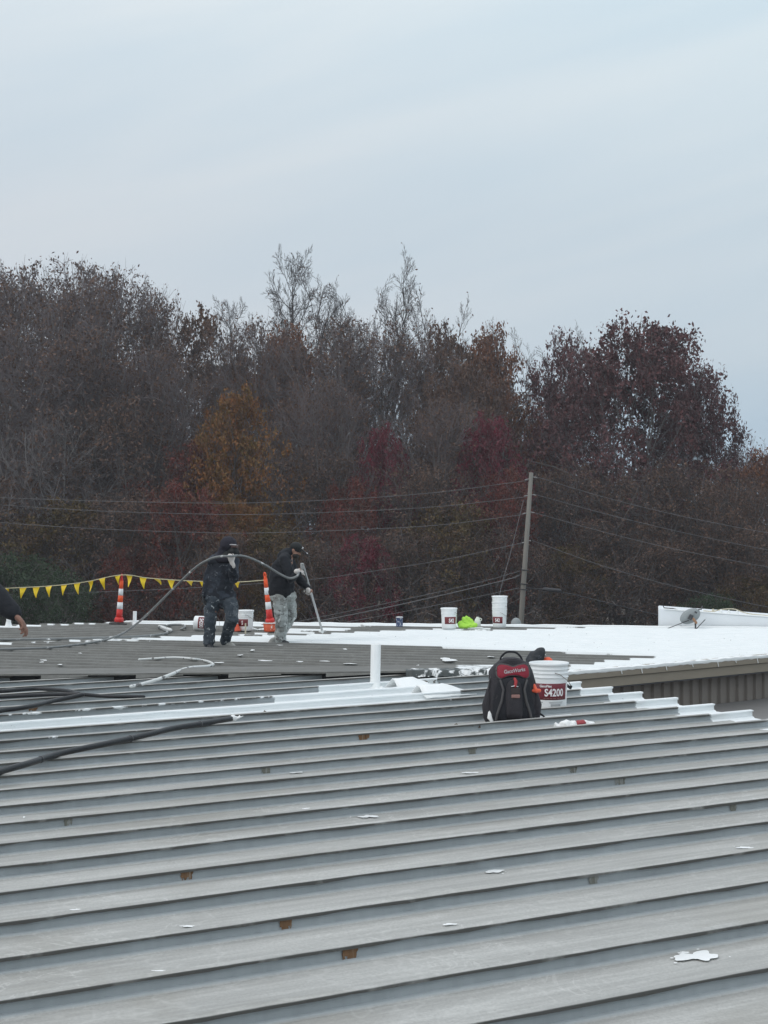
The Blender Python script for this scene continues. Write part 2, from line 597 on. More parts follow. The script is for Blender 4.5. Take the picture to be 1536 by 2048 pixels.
LEAF = {
    'brown': leaf_mat('dry brown leaves', (0.103, 0.063, 0.048), (0.140, 0.080, 0.055), (0.158, 0.103, 0.073)),
    'russet': leaf_mat('russet leaves', (0.159, 0.066, 0.041), (0.207, 0.094, 0.050), (0.138, 0.083, 0.048)),
    'wine': leaf_mat('wine red leaves', (.112, .050, .050), (.088, .046, .050), (.155, .056, .054)),
    'orange': leaf_mat('orange leaves', (.205, .088, .026), (.150, .098, .028), (.235, .074, .034)),
    'crimson': leaf_mat('crimson leaves', (.150, .020, .036), (.110, .032, .038), (.19, .032, .048)),
    'darkred': leaf_mat('dark red leaves', (.140, .030, .026), (.120, .050, .032), (.19, .044, .032)),
    'olive': leaf_mat('olive brown leaves', (0.088, 0.068, 0.025), (0.104, 0.057, 0.027), (0.124, 0.088, 0.031)),
    'green': leaf_mat('dark green leaves', (.034, .062, .032), (.045, .065, .034), (.06, .085, .042)),
}

# ------------------------------------------------------------------ ground
v_, f_ = [], []
nx, ny = 40, 40
for j in range(ny + 1):
    for i in range(nx + 1):
        x = (i / nx * 2 - 1); y = (j / ny * 2 - 1)
        X = math.copysign(abs(x) ** 2.2, x) * 1400; Y = math.copysign(abs(y) ** 2.2, y) * 1400 + 60
        v_.append((X, Y, 0))
for j in range(ny):
    for i in range(nx):
        a = j * (nx + 1) + i
        f_.append((a, a + 1, a + nx + 2, a + nx + 1))
tag(mesh_obj('ground', v_, f_, M['ground']), kind='structure')
tag(mesh_obj('road', [(-400, 62, .004), (400, 62, .004), (400, 70, .004), (-400, 70, .004)], [(0, 1, 2, 3)], M['asphalt']), kind='structure')

# ------------------------------------------------------------------ near building: standing seam roof
near_b = empty('metal_roof_building', (0, 0, 0), 'building with the grey standing seam metal roof that carries the backpack', 'building')
K0, K1 = -10, 22
S_END = 7.5
Y_END = 13.82
jit = {-3: .0, -2: .02, 12: .03, 13: -.03, 9: .02}
TK = {k: 4.61 + PITCH * (k + jit.get(k, 0)) for k in range(K0, K1 + 2)}
END = {}


def s_lim(t):
    return min(S_END, (Y_END - CT * t) / ST)


def white_near(k, row, s, t, u, v):
    """how much white coating lies at this vertex"""
    c = 0.0
    e = END.setdefault(k, .26 + rng.random() * .16)
    if S_END - s < e: c = max(c, min(1, .5 + (s - (S_END - e)) / .08))
    if t > 9.9:
        pass
    def band(ua, ub, w=10):
        return max(0, min(1, .5 + (u - ua) / w)) * max(0, min(1, .5 + (ub - u) / w))
    riser = row <= 7
    if k == 14 and riser: c = max(c, band(-900, 915))
    if k == 13 and not riser: c = max(c, band(-900, 915) * 1.0)
    if k == 15 and riser: c = max(c, band(545, 885, 22))
    if k == 14 and not riser: c = max(c, band(520, 925, 30))
    if k == 16 and riser: c = max(c, band(632, 880, 8))
    if k == 15 and not riser: c = max(c, band(590, 880, 20))
    if k == 12 and 3 <= row <= 7: c = max(c, .40 * band(-900, 480, 60))
    if k == 15 and 3 <= row <= 7: c = max(c, .45 * band(-900, 600, 60))
    if k == 10 and not riser: c = max(c, band(1068, 1146, 14))
    if k in (9, 7, 5) and 3 <= row <= 7: c = max(c, .13)
    if k == 13 and 3 <= row <= 7: c = max(c, .38 * band(840, 980, 20))
    return c


def near_panel(k):
    t0, t1 = TK[k], TK[k + 1]
    wob = rng.uniform(-.002, .002)
    rows = [(-.020, .0), (-.011, .008), (.004, .011), (.0065, .0455), (-.007, .0445), (-.008, .0535), (-.006, .0565), (.028, .0575), (.032, .030), (.034, .0)]
    n_p = 6
    pan = [(.05 + (t1 - t0 - .062) * i / (n_p - 1), 0) for i in range(n_p)]
    rows += pan
    s0 = -4.0
    ncol = 118
    V, coat, dirt_shade, ris = [], [], [], []
    for ri, (dt, z) in enumerate(rows):
        t = t0 + dt
        s1 = s_lim(t)
        for j in range(ncol + 1):
            s = s0 + (s1 - s0) * j / ncol
            zz, tt = z, t
            if 3 <= ri <= 8:
                q = mnoise.noise(Vector((s * 1.4, k * 3.1, 0))) * .006 + mnoise.noise(Vector((s * 6, k * 5.1, 3))) * .0035
                tt += q
                if ri == 4: zz += mnoise.noise(Vector((s * 5, k * 2.2, 8))) * .008
                zz += mnoise.noise(Vector((s * .9, k * 1.7, 5))) * .003
            elif ri >= 10:
                a = (ri - 10) / (n_p - 1)
                zz += math.sin(a * math.pi) * (mnoise.noise(Vector((s * .8, k * 2.0, 1))) * .007 + wob)
            V.append(PN(s, tt, zz))
            dirt_shade.append(.4 if ri in (9, 10) else (2.2 if ri in (4, 5) else (.1 if ri == 3 else (.10 if ri == len(rows) - 1 else 0))))  # lip rows paint the hem's shadow gap and grime; seam foot gets dirt
            ris.append(1.0 if ri in (1, 2, 3) else 0.0)
    U, W = proj(V)
    i = 0
    for ri, (dt, z) in enumerate(rows):
        t = t0 + dt
        s1 = s_lim(t)
        for j in range(ncol + 1):
            coat.append(white_near(k, ri, s0 + (s1 - s0) * j / ncol, t, U[i], W[i]))
            i += 1
    Fc = []
    n = ncol + 1
    for r_ in range(len(rows) - 1):
        for j in range(ncol):
            a = r_ * n + j
            Fc.append((a, a + 1, a + n + 1, a + n))
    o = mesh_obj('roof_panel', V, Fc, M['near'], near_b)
    for nm, dat in (('coat', coat), ('dirt_shade', dirt_shade), ('riser', ris)):
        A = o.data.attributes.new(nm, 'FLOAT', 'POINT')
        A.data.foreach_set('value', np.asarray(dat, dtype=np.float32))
    return o


for k in range(K0, K1 + 1):
    if s_lim(TK[k]) > -3.5:
        near_panel(k)

# gable end wall below the seam ends, and the wall below the far edge
bm = bmesh.new()
a, b = PN(S_END - .10, TK[K0]), PN(S_END - .10, TK[14])
for p, q in ((a, b),):
    vs4 = [bm.verts.new(x) for x in ((p.x, p.y, 0), (q.x, q.y, 0), (q.x, q.y, q.z - .02), (p.x, p.y, p.z - .02))]
    bm.faces.new(vs4)
bm_obj('wall', bm, M['wallbrown'], near_b)

# flashing that closes the far ends of the seams
def strip(name, pts_a, pts_b, m, parent, attr=True, coat=0.0):
    V = list(pts_a) + list(pts_b)
    n = len(pts_a)
    o = mesh_obj(name, V, [(i, i + 1, n + i + 1, n + i) for i in range(n - 1)], m, parent)
    if attr:
        for nm, val in (('coat', coat), ('dirt_shade', .3)):
            A = o.data.attributes.new(nm, 'FLOAT', 'POINT')
            A.data.foreach_set('value', np.full(len(V), val, dtype=np.float32))
    return o


def cap_z(x, y):
    return ntop(x, y) + .030


xs = [-6 + i * .11 for i in range(int(7.55 / .11))]
fa, fb, fc, fe, fd = [], [], [], [], []
for x in xs:
    w = mnoise.noise(Vector((x * 1.1, 3, 0))) * .02
    yf = Y_END - .14 + w
    fa.append((x, yf, cap_z(x, yf) - .012)); fb.append((x, yf, cap_z(x, yf) + .004))
    fc.append((x, yf + .35, cap_z(x, yf) + .004)); fe.append((x, yf + .75, cap_z(x, yf) - .012)); fd.append((x, yf + 1.6, FZ - .02))
V = fa + fb + fc + fe + fd
n = len(xs)
Fc = [(r_ * n + i, r_ * n + i + 1, (r_ + 1) * n + i + 1, (r_ + 1) * n + i) for r_ in range(4) for i in range(n - 1)]
cap = mesh_obj('ridge_flashing', V, Fc, M['cap'], near_b)
cw = []
for i, p in enumerate(V):
    c = .16 + .2 * mnoise.noise(Vector((p[0] * 2.2, i // n, 4)))
    if p[0] > .62: c += .42
    cw.append(c)
for nm, dat in (('coat', cw), ('dirt_shade', [.35] * len(V))):
    A = cap.data.attributes.new(nm, 'FLOAT', 'POINT')
    A.data.foreach_set('value', np.asarray(dat, dtype=np.float32))
# bent closure plates hanging from the flashing between the seams
for u0, u1 in ((82, 176), (272, 366), (457, 562), (652, 760)):
    p, q = at(u0, 1349, Y_END - .16), at(u1, 1349, Y_END - .16)
    bm = bmesh.new()
    zt = cap_z(p.x, p.y) - .004
    t_ = [bm.verts.new(x) for x in ((p.x, p.y, zt), (q.x, q.y, zt), (q.x, q.y - .004, zt - .010), (p.x, p.y - .012, zt - .036))]
    bm.faces.new(t_)
    r = bmesh.ops.extrude_face_region(bm, geom=bm.faces[:])
    for e in r['geom']:
        if isinstance(e, bmesh.types.BMVert): e.co.y += .006
    o = bm_obj('closure_plate', bm, M['cap'], near_b)
# dark sheet set back under the flashing, painted shade behind the slots
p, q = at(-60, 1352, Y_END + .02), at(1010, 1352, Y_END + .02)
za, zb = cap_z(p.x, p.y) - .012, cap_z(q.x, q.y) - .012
mesh_obj('slot_shade', [(p.x, p.y, za), (q.x, q.y, zb), (q.x, q.y, zb - .10), (p.x, p.y, za - .10)], [(3, 2, 1, 0)], M['dark_gap'], near_b)

# crumpled sealing film along the far edge towards the corner
bm = bmesh.new()
nu, nv = 46, 7
g = {}
for i in range(nu + 1):
    for j in range(nv + 1):
        u = 812 + (1010 - 812) * i / nu
        base = at(u, 1350, Y_END - .22)
        y = base.y + .22 * (j / nv)
        z = cap_z(base.x, y) + .004 + .016 * mnoise.noise(Vector((i * .45, j * .9, 1))) + .014 * math.sin(j / nv * math.pi) - (.045 if j == 0 else 0)
        g[i, j] = bm.verts.new((base.x + .01 * mnoise.noise(Vector((i * .7, j, 4))), y + .03 * mnoise.noise(Vector((i * .5, 7, j))), z))
for i in range(nu):
    for j in range(nv):
        bm.faces.new((g[i, j], g[i + 1, j], g[i + 1, j + 1], g[i, j + 1]))
bm_obj('sealing_film', bm, M['film'], near_b, True)


# rust and grime streaks on the seam faces
def streak(u, v, k, w, m):
    t = TK[k] + .0005
    # where this view ray meets the seam face
    d = ray(u, v)
    den = -ST * d.x + CT * d.y
    p = Vector((0, 0, CZ)) + d * (t / den)
    s, _ = st_of(p)
    V, Fc = [], []
    n = 7
    for j in range(5):
        for i in range(n):
            ww = w * (1.2 - .22 * (j / 4) ** 1.4)
            ss = s + (i / (n - 1) - .5) * ww + rng.uniform(-.004, .004)
            V.append(PN(ss, t, .045 - .033 * j / 4 - (rng.uniform(0, .006) if j == 4 else 0)))
    for j in range(4):
        for i in range(n - 1):
            if j == 3 and rng.random() < .2: continue
            a = j * n + i
            Fc.append((a, a + 1, a + n + 1, a + n))
    mesh_obj('rust_streak' if m is M['rust'] else 'grime_streak', V, Fc, m, near_b)


for u, v, k, w, m in ((728, 1452, 10, .07, 'rust'), (373, 1746, 3, .045, 'rust'), (572, 1840, 1, .045, 'rust'), (700, 1898, 0, .05, 'rust'),
                      (137, 1640, 6, .035, 'grime'), (1187, 1750, 1, .04, 'grime'), (1466, 1608, 3, .04, 'grime'), (1240, 1562, 5, .06, 'grime'),
                      (945, 1496, 8, .05, 'grime'), (532, 1537, 8, .05, 'grime'), (1147, 1532, 6, .04, 'grime'), (66, 1400, 16, .06, 'rust')):
    streak(u, v, k, w, M[m])


# splashes of white coating
def splat(u, v, w, h, seed, onfar=False, parent=None):
    r_ = random.Random(seed)
    n = 44
    fn = onF if onfar else onN
    lift = .05 if onfar else .006
    c = fn(u, v, lift)
    V = [c]
    ph = [r_.uniform(0, 6.28) for _ in range(4)]
    for i in range(n):
        a = 2 * math.pi * i / n
        rr = 1 + .22 * math.sin(2 * a + ph[0]) + .2 * math.sin(3 * a + ph[1]) + .17 * math.sin(5 * a + ph[2]) + .07 * math.sin(9 * a + ph[3]) + r_.uniform(-.06, .06)
        V.append(fn(u + math.cos(a) * w / 2 * rr, v - math.sin(a) * h / 2 * rr, lift))
    Fs = [(0, 1 + i, 1 + (i + 1) % n) for i in range(n)]
    for q_ in range(r_.randint(2, 6)):         # droplets thrown off the splash
        a = r_.uniform(0, 6.28); dd = r_.uniform(.62, 1.15); rr = r_.uniform(.02, .06) * w
        if w < 26: break
        D_ = []
        for i in range(7):
            D_.append(fn(u + math.cos(a) * w * dd + math.cos(i * .9) * rr, v - math.sin(a) * h * dd - math.sin(i * .9) * rr * h / w, lift))
        mesh_obj('paint_drop', D_, [tuple(range(7))], M['splat'], parent or near_b)
    mesh_obj('paint_splash', V, Fs, M['splat'], parent or near_b)


for i, (u, v, w, h) in enumerate(((737, 1632.5, 33, 5), (985, 1741, 42, 8), (1394, 1912, 74, 19), (1368, 1905, 22, 4), (612, 1617, 13, 2.5), (592, 1544, 28, 3.5),
                                  (375, 1852, 30, 3), (155, 1819, 24, 3), (318, 1941, 22, 2.5), (1490, 1695, 28, 4), (900, 1848, 30, 3),
                                  (48, 1634, 5, 3), (14, 1471, 13, 9), (480, 1437, 18, 7), (940, 1545, 28, 2.5), 
                                  (300, 1374, 50, 8), (860, 1412, 26, 4))):
    splat(u, v, w, h, 100 + i)

# seam caps: peaked covers over two seams, thick with coating
for (u, v, w, d_) in ((822, 1372, .28, .30), (882, 1386, .34, .30)):
    p = onN(u, v + 8, 0)
    s, t = st_of(p)
    bm = bmesh.new()
    prof = [(-.17, .004), (-.10, .030), (-.02, .085), (.03, .092), (.10, .055), (.20, .004)]
    rows = []
    for a in range(7):
        ss = s + (a / 6 - .42) * (w * 1.5)
        fall = 1 - max(0, a - 3) / 3.4
        skew = .03 * a
        rows.append([bm.verts.new(PN(ss + rng.uniform(-.006, .006), t + q * .75 + skew * .2, .01 + z * fall + rng.uniform(-.003, .003))) for q, z in prof])
    for A, B in zip(rows, rows[1:]):
        for i in range(len(prof) - 1):
            bm.faces.new((A[i], A[i + 1], B[i + 1], B[i]))
    r = bmesh.ops.extrude_face_region(bm, geom=bm.faces[:])
    for e in r['geom']:
        if isinstance(e, bmesh.types.BMVert): e.co.z += .006
    bm_obj('seam_cap', bm, M['white_coat'], near_b, True)

# ------------------------------------------------------------------ far building: low ribbed roof being coated
far_b = empty('corrugated_roof_building', (0, 0, FZ), 'building with low ribbed roof being coated white, brown fascia and wall', 'building')
FB = Matrix.Translation((0, 0, -FZ))
FPOLY = [(-15, 14.7), (-2.87, 14.7), (12.1, 27.1), (-5.15, 29.85), (-15, 25.4)]
QA = math.atan2(3256, -1000) if False else None
q = Vector((-3.256, 1, 0)).normalized()
mV = Vector((-q.y, q.x, 0)) * -1            # across the ribs, away from the camera
if mV.y < 0: mV = -mV


def polyF(pts):
    return np.array([tuple(onF(u, v, .02))[:2] for u, v in pts])


COATS = [polyF(p) for p in (
    [(120, 1286.5), (255, 1277.5), (400, 1271.5), (560, 1272), (640, 1269.5), (700, 1266), (800, 1261), (1015, 1261), (1110, 1258), (1230, 1254), (1700, 1254), (1700, 1322),
     (1420, 1316), (1240, 1310.5), (1000, 1300.5), (665, 1288), (400, 1283.5), (250, 1281)],
    [(265, 1246), (1400, 1250), (1400, 1257), (1015, 1255), (480, 1252.3), (265, 1250)],
    [(1128, 1354), (1136, 1330), (1190, 1328.5), (1215, 1322), (1286, 1317), (1355, 1311.5), (1466, 1305.5), (1700, 1300), (1700, 1316), (1536, 1318)],
    [(575, 1258.5), (700, 1256.5), (705, 1261), (640, 1264), (575, 1263)],
    [(340, 1250), (420, 1246.5), (520, 1253), (460, 1254)],
)]
DASH = [polyF([(c - w, v - h), (c + w, v - h), (c + w, v + h), (c - w, v + h)]) for c, v, w, h in (
    (8, 1288.5, 16, 1.5), (56, 1286.3, 15, 1.5), (103, 1284, 14, 1.6), (150, 1282.3, 14, 1.4), (196, 1280.5, 14, 1.3), (225, 1279.5, 14, 1.3),
    (40, 1253.3, 42, 1.6), (72, 1251.0, 8, 1.6), (101, 1250.2, 8, 1.5), (130, 1249.4, 8, 1.4), (158, 1248.7, 8, 1.4), (186, 1248.0, 8, 1.4), (213, 1247.4, 8, 1.3),
    (490, 1270, 14, 1.3), (525, 1268.5, 14, 1.3), (600, 1266.5, 30, 1.2), (900, 1259.2, 35, 1.0), (955, 1258.6, 25, 1.3))]


def sdist(P, poly):
    """signed distance (positive inside) of points to a polygon, in metres"""
    x, y = P[:, 0], P[:, 1]
    ins = np.zeros(len(P), bool)
    dmin = np.full(len(P), 1e9)
    n = len(poly)
    for i in range(n):
        x0, y0 = poly[i]; x1, y1 = poly[(i + 1) % n]
        c = ((y0 > y) != (y1 > y)) & (x < (x1 - x0) * (y - y0) / (y1 - y0 + 1e-12) + x0)
        ins ^= c
        ex, ey = x1 - x0, y1 - y0
        tt = np.clip(((x - x0) * ex + (y - y0) * ey) / (ex * ex + ey * ey + 1e-12), 0, 1)
        dmin = np.minimum(dmin, np.hypot(x - x0 - tt * ex, y - y0 - tt * ey))
    return np.where(ins, dmin, -dmin)


def clip_row(w):
    lo, hi = -1e9, 1e9
    xs_ = []
    for i in range(len(FPOLY)):
        A, B = Vector((*FPOLY[i], 0)), Vector((*FPOLY[(i + 1) % len(FPOLY)], 0))
        wa, wb = A.dot(mV) - w, B.dot(mV) - w
        if wa * wb < 0:
            P = A + (B - A) * (wa / (wa - wb))
            xs_.append(P.dot(q))
    return (min(xs_), max(xs_)) if len(xs_) >= 2 else None


RP = .42
prof_rib = [(0, 0), (.14, .001), (.285, 0), (.305, .041), (.355, .041), (.378, 0)]
ws = [Vector((*p, 0)).dot(mV) for p in FPOLY]
wi = min(ws)
while wi < max(ws) - .02:
    rows = []
    for kk in range(2):
        rows += [(wi + kk * RP + a, z) for a, z in prof_rib]
    rows.append((wi + 2 * RP - .001, 0))
    cl_ = [(w, z, clip_row(w)) for w, z in rows]
    cl_ = [c for c in cl_ if c[2]]
    wi += 2 * RP
    if len(cl_) < 2: continue
    ncol = max(4, int(max(c[2][1] - c[2][0] for c in cl_) / .085))
    V = []
    for w, z, (x0, x1) in cl_:
        for j in range(ncol + 1):
            x = x0 + (x1 - x0) * j / ncol
            P = q * x + mV * w
            zz = z + mnoise.noise(Vector((P.x * .5, P.y * .5, 2))) * .006
            V.append((P.x, P.y, zz))
    n = ncol + 1
    Fc = [(r_ * n + j, r_ * n + j + 1, (r_ + 1) * n + j + 1, (r_ + 1) * n + j) for r_ in range(len(cl_) - 1) for j in range(ncol)]
    o = mesh_obj('roof_panel', V, Fc, M['far'], far_b)
    VA = np.array(V)
    c = np.zeros(len(V))
    for pl in COATS:
        c = np.maximum(c, np.clip(.5 + sdist(VA, pl) / .42, 0, 1))
    for pl in DASH:
        c = np.maximum(c, np.clip(.5 + sdist(VA, pl) / .25, 0, 1))
    nzv = np.array([mnoise.noise(Vector((p[0] * .9, p[1] * 3.3, 7))) for p in V])
    c = np.maximum(c, .14 + .18 * nzv)
    dr_ = np.array([(.55 if (z < .01 and abs(((w - wi) % RP) - .285) < .03) else .18) for w, z, _x in cl_ for _j in range(ncol + 1)])  # darker along the front foot of each rib
    for nm, dat in (('coat', c), ('dirt_shade', dr_)):
        A = o.data.attributes.new(nm, 'FLOAT', 'POINT')
        A.data.foreach_set('value', dat.astype(np.float32))

# eave trim, fascia, soffit and ribbed wall along the right hand eave
EA, EB = Vector((-2.87, 14.7, 0)), Vector((12.1, 27.1, 0))
ed = (EB - EA).normalized()
en = Vector((ed.y, -ed.x, 0))            # outwards
EL = (EB - EA).length


def eave_prism(name, prof, m, a=0.0, b=EL, segs=1, wob=0):
    """closed profile (outward, z) swept along the eave"""
    bm = bmesh.new()
    rings = []
    for i in range(segs + 1):
        base = EA + ed * (a + (b - a) * i / segs)
        rings.append([bm.verts.new((base.x + en.x * o_, base.y + en.y * o_, z + (rng.uniform(-wob, wob) if wob else 0))) for o_, z in prof])
    k = len(prof)
    for A, B in zip(rings, rings[1:]):
        for i in range(k):
            bm.faces.new((A[i], A[(i + 1) % k], B[(i + 1) % k], B[i]))
    bm.faces.new(rings[0]); bm.faces.new(rings[-1][::-1])
    return bm_obj(name, bm, m, far_b)


eave_prism('eave_trim', [(-.12, .050), (.045, .046), (.045, -.055), (.005, -.062), (-.12, -.062)], M['fascia'])
eave_prism('coating_edge', [(-.10, .0515), (.047, .054), (.050, .024), (.046, .014), (.043, .044), (-.10, .047)], M['white_coat'], segs=260, wob=.006)
eave_prism('fascia_board', [(-.12, -.064), (.02, -.064), (.02, -.185), (-.12, -.185)], M['fascia'])
eave_prism('soffit', [(-.22, -.187), (.01, -.187), (.01, -.205), (-.20, -.225), (-.22, -.28)], M['soffit'])
for i, d0 in enumerate((8.1, 8.6, 9.7, 10.1, 7.7, 9.15, 10.6)):            # drips of coating
    p = EA + ed * d0 + en * .049
    bm = bmesh.new()
    ln = rng.uniform(.03, .07)
    bm_tube(bm, [(p.x, p.y, .02), (p.x + .005, p.y, .02 - ln * .5), (p.x + .012, p.y, .02 - ln)], [.008, .007, .005], 6)
    bm_obj('coating_drip', bm, M['white_coat'], far_b)
wp = .205
d0 = 4.5
pi_ = 0
while d0 < EL - .8:
    V, Fc = [], []
    for kk in range(4):
        for a, dep in ((0, 0), (.105, 0), (.125, -.035), (.185, -.035)):
            V.append((d0 + kk * wp + a, dep))
    V.append((d0 + 4 * wp, 0))
    P3 = []
    for zz in (-.2, -1.6, -FZ):
        for a, dep in V:
            b = EA + ed * a + en * (dep - .16)
            P3.append((b.x, b.y, zz))
    n = len(V)
    Fc = [(r_ * n + j, r_ * n + j + 1, (r_ + 1) * n + j + 1, (r_ + 1) * n + j) for r_ in range(2) for j in range(n - 1)]
    mesh_obj('wall_panel', P3, Fc, M['wallbrown'], far_b)
    d0 += 4 * wp
eave_prism('lower_roof', [(-.15, -.60), (.0, -.62), (1.3, -.72), (1.3, -.84), (-.15, -.84)], M['lowroof'], a=6.5)
# back edge trim of the far roof
B0, B1, B2 = Vector((-15, 25.4, 0)), Vector((-5.15, 29.85, 0)), Vector((12.1, 27.1, 0))
for A, B, m in ((B1, B2, M['white_coat']),):
    bm = bmesh.new()
    dd = (B - A).normalized(); nn = Vector((-dd.y, dd.x, 0))
    rings = []
    for i in range(81):
        b = A + (B - A) * i / 80
        j_ = rng.uniform(-.006, .008)
        rings.append([bm.verts.new((b.x + nn.x * o_, b.y + nn.y * o_, z + j_)) for o_, z in ((-.09, .048), (.05, .058), (.06, -.15), (-.09, -.15))])
    for A_, B_ in zip(rings, rings[1:]):
        for i in range(4):
            bm.faces.new((A_[i], A_[(i + 1) % 4], B_[(i + 1) % 4], B_[i]))
    bm.faces.new(rings[0]); bm.faces.new(rings[-1][::-1])
    bm_obj('ridge_trim', bm, m, far_b)
for A, B in ((B0, B1), (B1, B2)):
    bm = bmesh.new()
    bm.faces.new([bm.verts.new(x) for x in ((A.x, A.y, -FZ), (B.x, B.y, -FZ), (B.x, B.y, -.02), (A.x, A.y, -.02))])
    bm_obj('wall', bm, M['wallbrown'], far_b)
# far end splashes (children of the far building, so local heights)
def splat_far(u, v, w, h, seed):
    r_ = random.Random(seed)
    n = 14
    c = onF(u, v, .050)
    V = [c]
    ph = [r_.uniform(0, 6.28) for _ in range(3)]
    for i in range(n):
        a = 2 * math.pi * i / n
        rr = 1 + .3 * math.sin(2 * a + ph[0]) + .25 * math.sin(3 * a + ph[1]) + r_.uniform(-.15, .15)
        V.append(onF(u + math.cos(a) * w / 2 * rr, v - math.sin(a) * h / 2 * rr, .050))
    for p in V: p.z -= FZ
    mesh_obj('paint_splash', V, [(0, 1 + i, 1 + (i + 1) % n) for i in range(n)], M['splat'], far_b)


for i, (u, v, w, h) in enumerate(((895, 1319, 34, 6), (88, 1320, 12, 2), (84, 1324, 9, 1.5), (25, 1341, 26, 3), (12, 1344, 22, 3), (208, 1341, 34, 4), (310, 1344, 36, 8), (575, 1340, 22, 3),
                                  (438, 1325, 16, 2.5), (480, 1310, 10, 2), (530, 1321, 28, 2), (505, 1300, 10, 2), (690, 1298, 10, 1.5), (750, 1312, 14, 1.5), (1010, 1316, 18, 1.6),
                                  (980, 1313, 12, 1.4), (835, 1331, 5, 3), (650, 1322, 18, 1.6), (600, 1323, 16, 1.6), (1045, 1330, 22, 1.6), (700, 1327, 22, 1.5), (390, 1336, 12, 2),
                                  (1085, 1310, 14, 1.6), (120, 1329, 12, 1.4), (160, 1306, 8, 1.2), (560, 1290, 12, 1.2), (487, 1335, 14, 2))):
    splat_far(u, v, w, h, 300 + i)

# white upstand wall at the right with its clutter
pa = empty('parapet_wall', tuple(onF(1317, 1257)), 'low white coated parapet wall behind the big satellite dish', 'parapet')
bm = bmesh.new()
A = onF(1317, 1257); B = A + Vector((3.6, -.62, 0))
dpt = Vector((.25, 1.4, 0))
zA, zB = .365, .13
V = [A, B, B + dpt, A + dpt]
lo = [bm.verts.new((p.x - A.x, p.y - A.y, -.05)) for p in V]
hi = [bm.verts.new((p.x - A.x, p.y - A.y, z)) for p, z in zip(V, (zA, zB, zB, zA))]
for i in range(4):
    bm.faces.new((lo[i], lo[(i + 1) % 4], hi[(i + 1) % 4], hi[i]))
bm.faces.new(hi)
bmesh.ops.bevel(bm, geom=bm.edges[:], offset=.012, segments=2, affect='EDGES')
bm_obj('wall_body', bm, M['parapet'], pa)
bm = bmesh.new()
pts = []
for i in range(19):
    f_ = i / 18
    p = (B - A) * (.03 + f_ * .95)
    pts.append((p.x, p.y - .004, zA + (zB - zA) * (.03 + f_ * .95) + .008))
bm_tube(bm, pts, .016, 6)
bm_obj('coping', bm, M['white_coat'], pa)


def on_top(u, dv=0, Y=None):
    f_ = ((at(u, 1230, A.y).x) - A.x) / (B.x - A.x)
    p = A + (B - A) * f_ + dpt * .1
    return Vector((p.x, p.y, A.z + zA + (zB - zA) * f_ + .012 - dv))


o = empty('conduit_pipe', tuple(on_top(1330)), 'dark thin conduit pipe along the parapet top running to the dish', 'pipe')
b0 = on_top(1330)
bm = bmesh.new()
bm_tube(bm, [on_top(1326) - b0 + Vector((0, 0, .06)), on_top(1328) - b0 + Vector((0, 0, .012)), on_top(1345) - b0 + Vector((0, -.02, .012)), on_top(1362) - b0 + Vector((0, -.06, -.02)), on_top(1372) - b0 + Vector((0, -.12, -.06))], .011, 6)
bm_obj('pipe_run', bm, M['darkmetal'], o)
b0 = on_top(1470)
o = empty('tan_hose', tuple(b0), 'tan plastic tube arched over three white fittings on the parapet', 'tube')
bm = bmesh.new()
bm_tube(bm, spline([on_top(1405) - b0 + Vector((0, 0, .01)), on_top(1422) - b0 + Vector((0, 0, .012)), on_top(1440) - b0 + Vector((0, 0, .06)), on_top(1462) - b0 + Vector((0, 0, .085)), on_top(1480) - b0 + Vector((0, 0, .04)), on_top(1500) - b0 + Vector((0, 0, .012)), on_top(1560) - b0 + Vector((0, 0, .01))], 6), .011, 6)
bm_obj('tube_run', bm, M['tan'], o)
for i, u in enumerate((1423, 1438, 1453, 1469)):
    p = on_top(u)
    o = empty('pipe_fitting', tuple(p), ('tan pipe fitting nearest the dish on the parapet top', 'first white cone fitting on the parapet top, right of the dish',
                                         'middle white cone fitting under the tan tube', 'last white cone fitting under the tan tube')[i], 'fitting', 'fittings on the parapet')
    bm = bmesh.new()
    bm_lathe(bm, [(0, -.005), (.034, -.005), (.03, .02), (.016, .05), (.014, .062), (0, .064)], 12)
    bm_obj('cone', bm, M['tan' if i == 0 else 'white_coat'], o, True)

# ------------------------------------------------------------------ vent pipes
def vent_pipe(base, h, r, lean, label, flare=0):
    o = empty('vent_pipe', tuple(base), label, 'vent pipe', 'white vent pipes')
    bm = bmesh.new()
    bm_lathe(bm, [(r, -.06), (r * 1.0, h * .5), (r, h - .01), (r * .96, h), (r * .82, h), (r * .8, h - .08), (0, h - .08)], 24)
    sh = Matrix.Identity(4); sh[0][2] = lean
    bmesh.ops.transform(bm, matrix=sh, verts=bm.verts[:])
    bm_obj('pipe', bm, M['white_coat'], o, True)
    bm = bmesh.new()
    bm_lathe(bm, [(r * 1.5 + flare, -.03), (r * 1.3 + flare, .012), (r * 1.12 + flare * .3, .03 + flare), (r * 1.03, .06 + flare * 2), (r * 1.01, .065 + flare * 2)], 24)
    bm_obj('boot', bm, M['white_coat'], o, True)
    bm = bmesh.new()
    for i in range(7):
        a = i * .9 + r * 10
        bm_ball(bm, (math.cos(a) * r * 1.35, math.sin(a) * r * 1.35, .004), r * rng.uniform(.5, .9), r * rng.uniform(.5, .9), r * rng.uniform(.22, .42), 8)
    remesh('sealant', bm, .006, M['white_coat'], o, 2, .004, 40)
    return o


vent_pipe(onN(750, 1377, .0), .39, .044, .02, 'white vent pipe standing on the grey seams, tallest and nearest')
vent_pipe(onF(269, 1249), .26, .037, .03, 'thin white vent pipe at the far roof edge beside the first striped post')
o = vent_pipe(onF(17, 1256), .21, .045, .03, 'white flared vent pipe half hidden by the bare hand', .03)

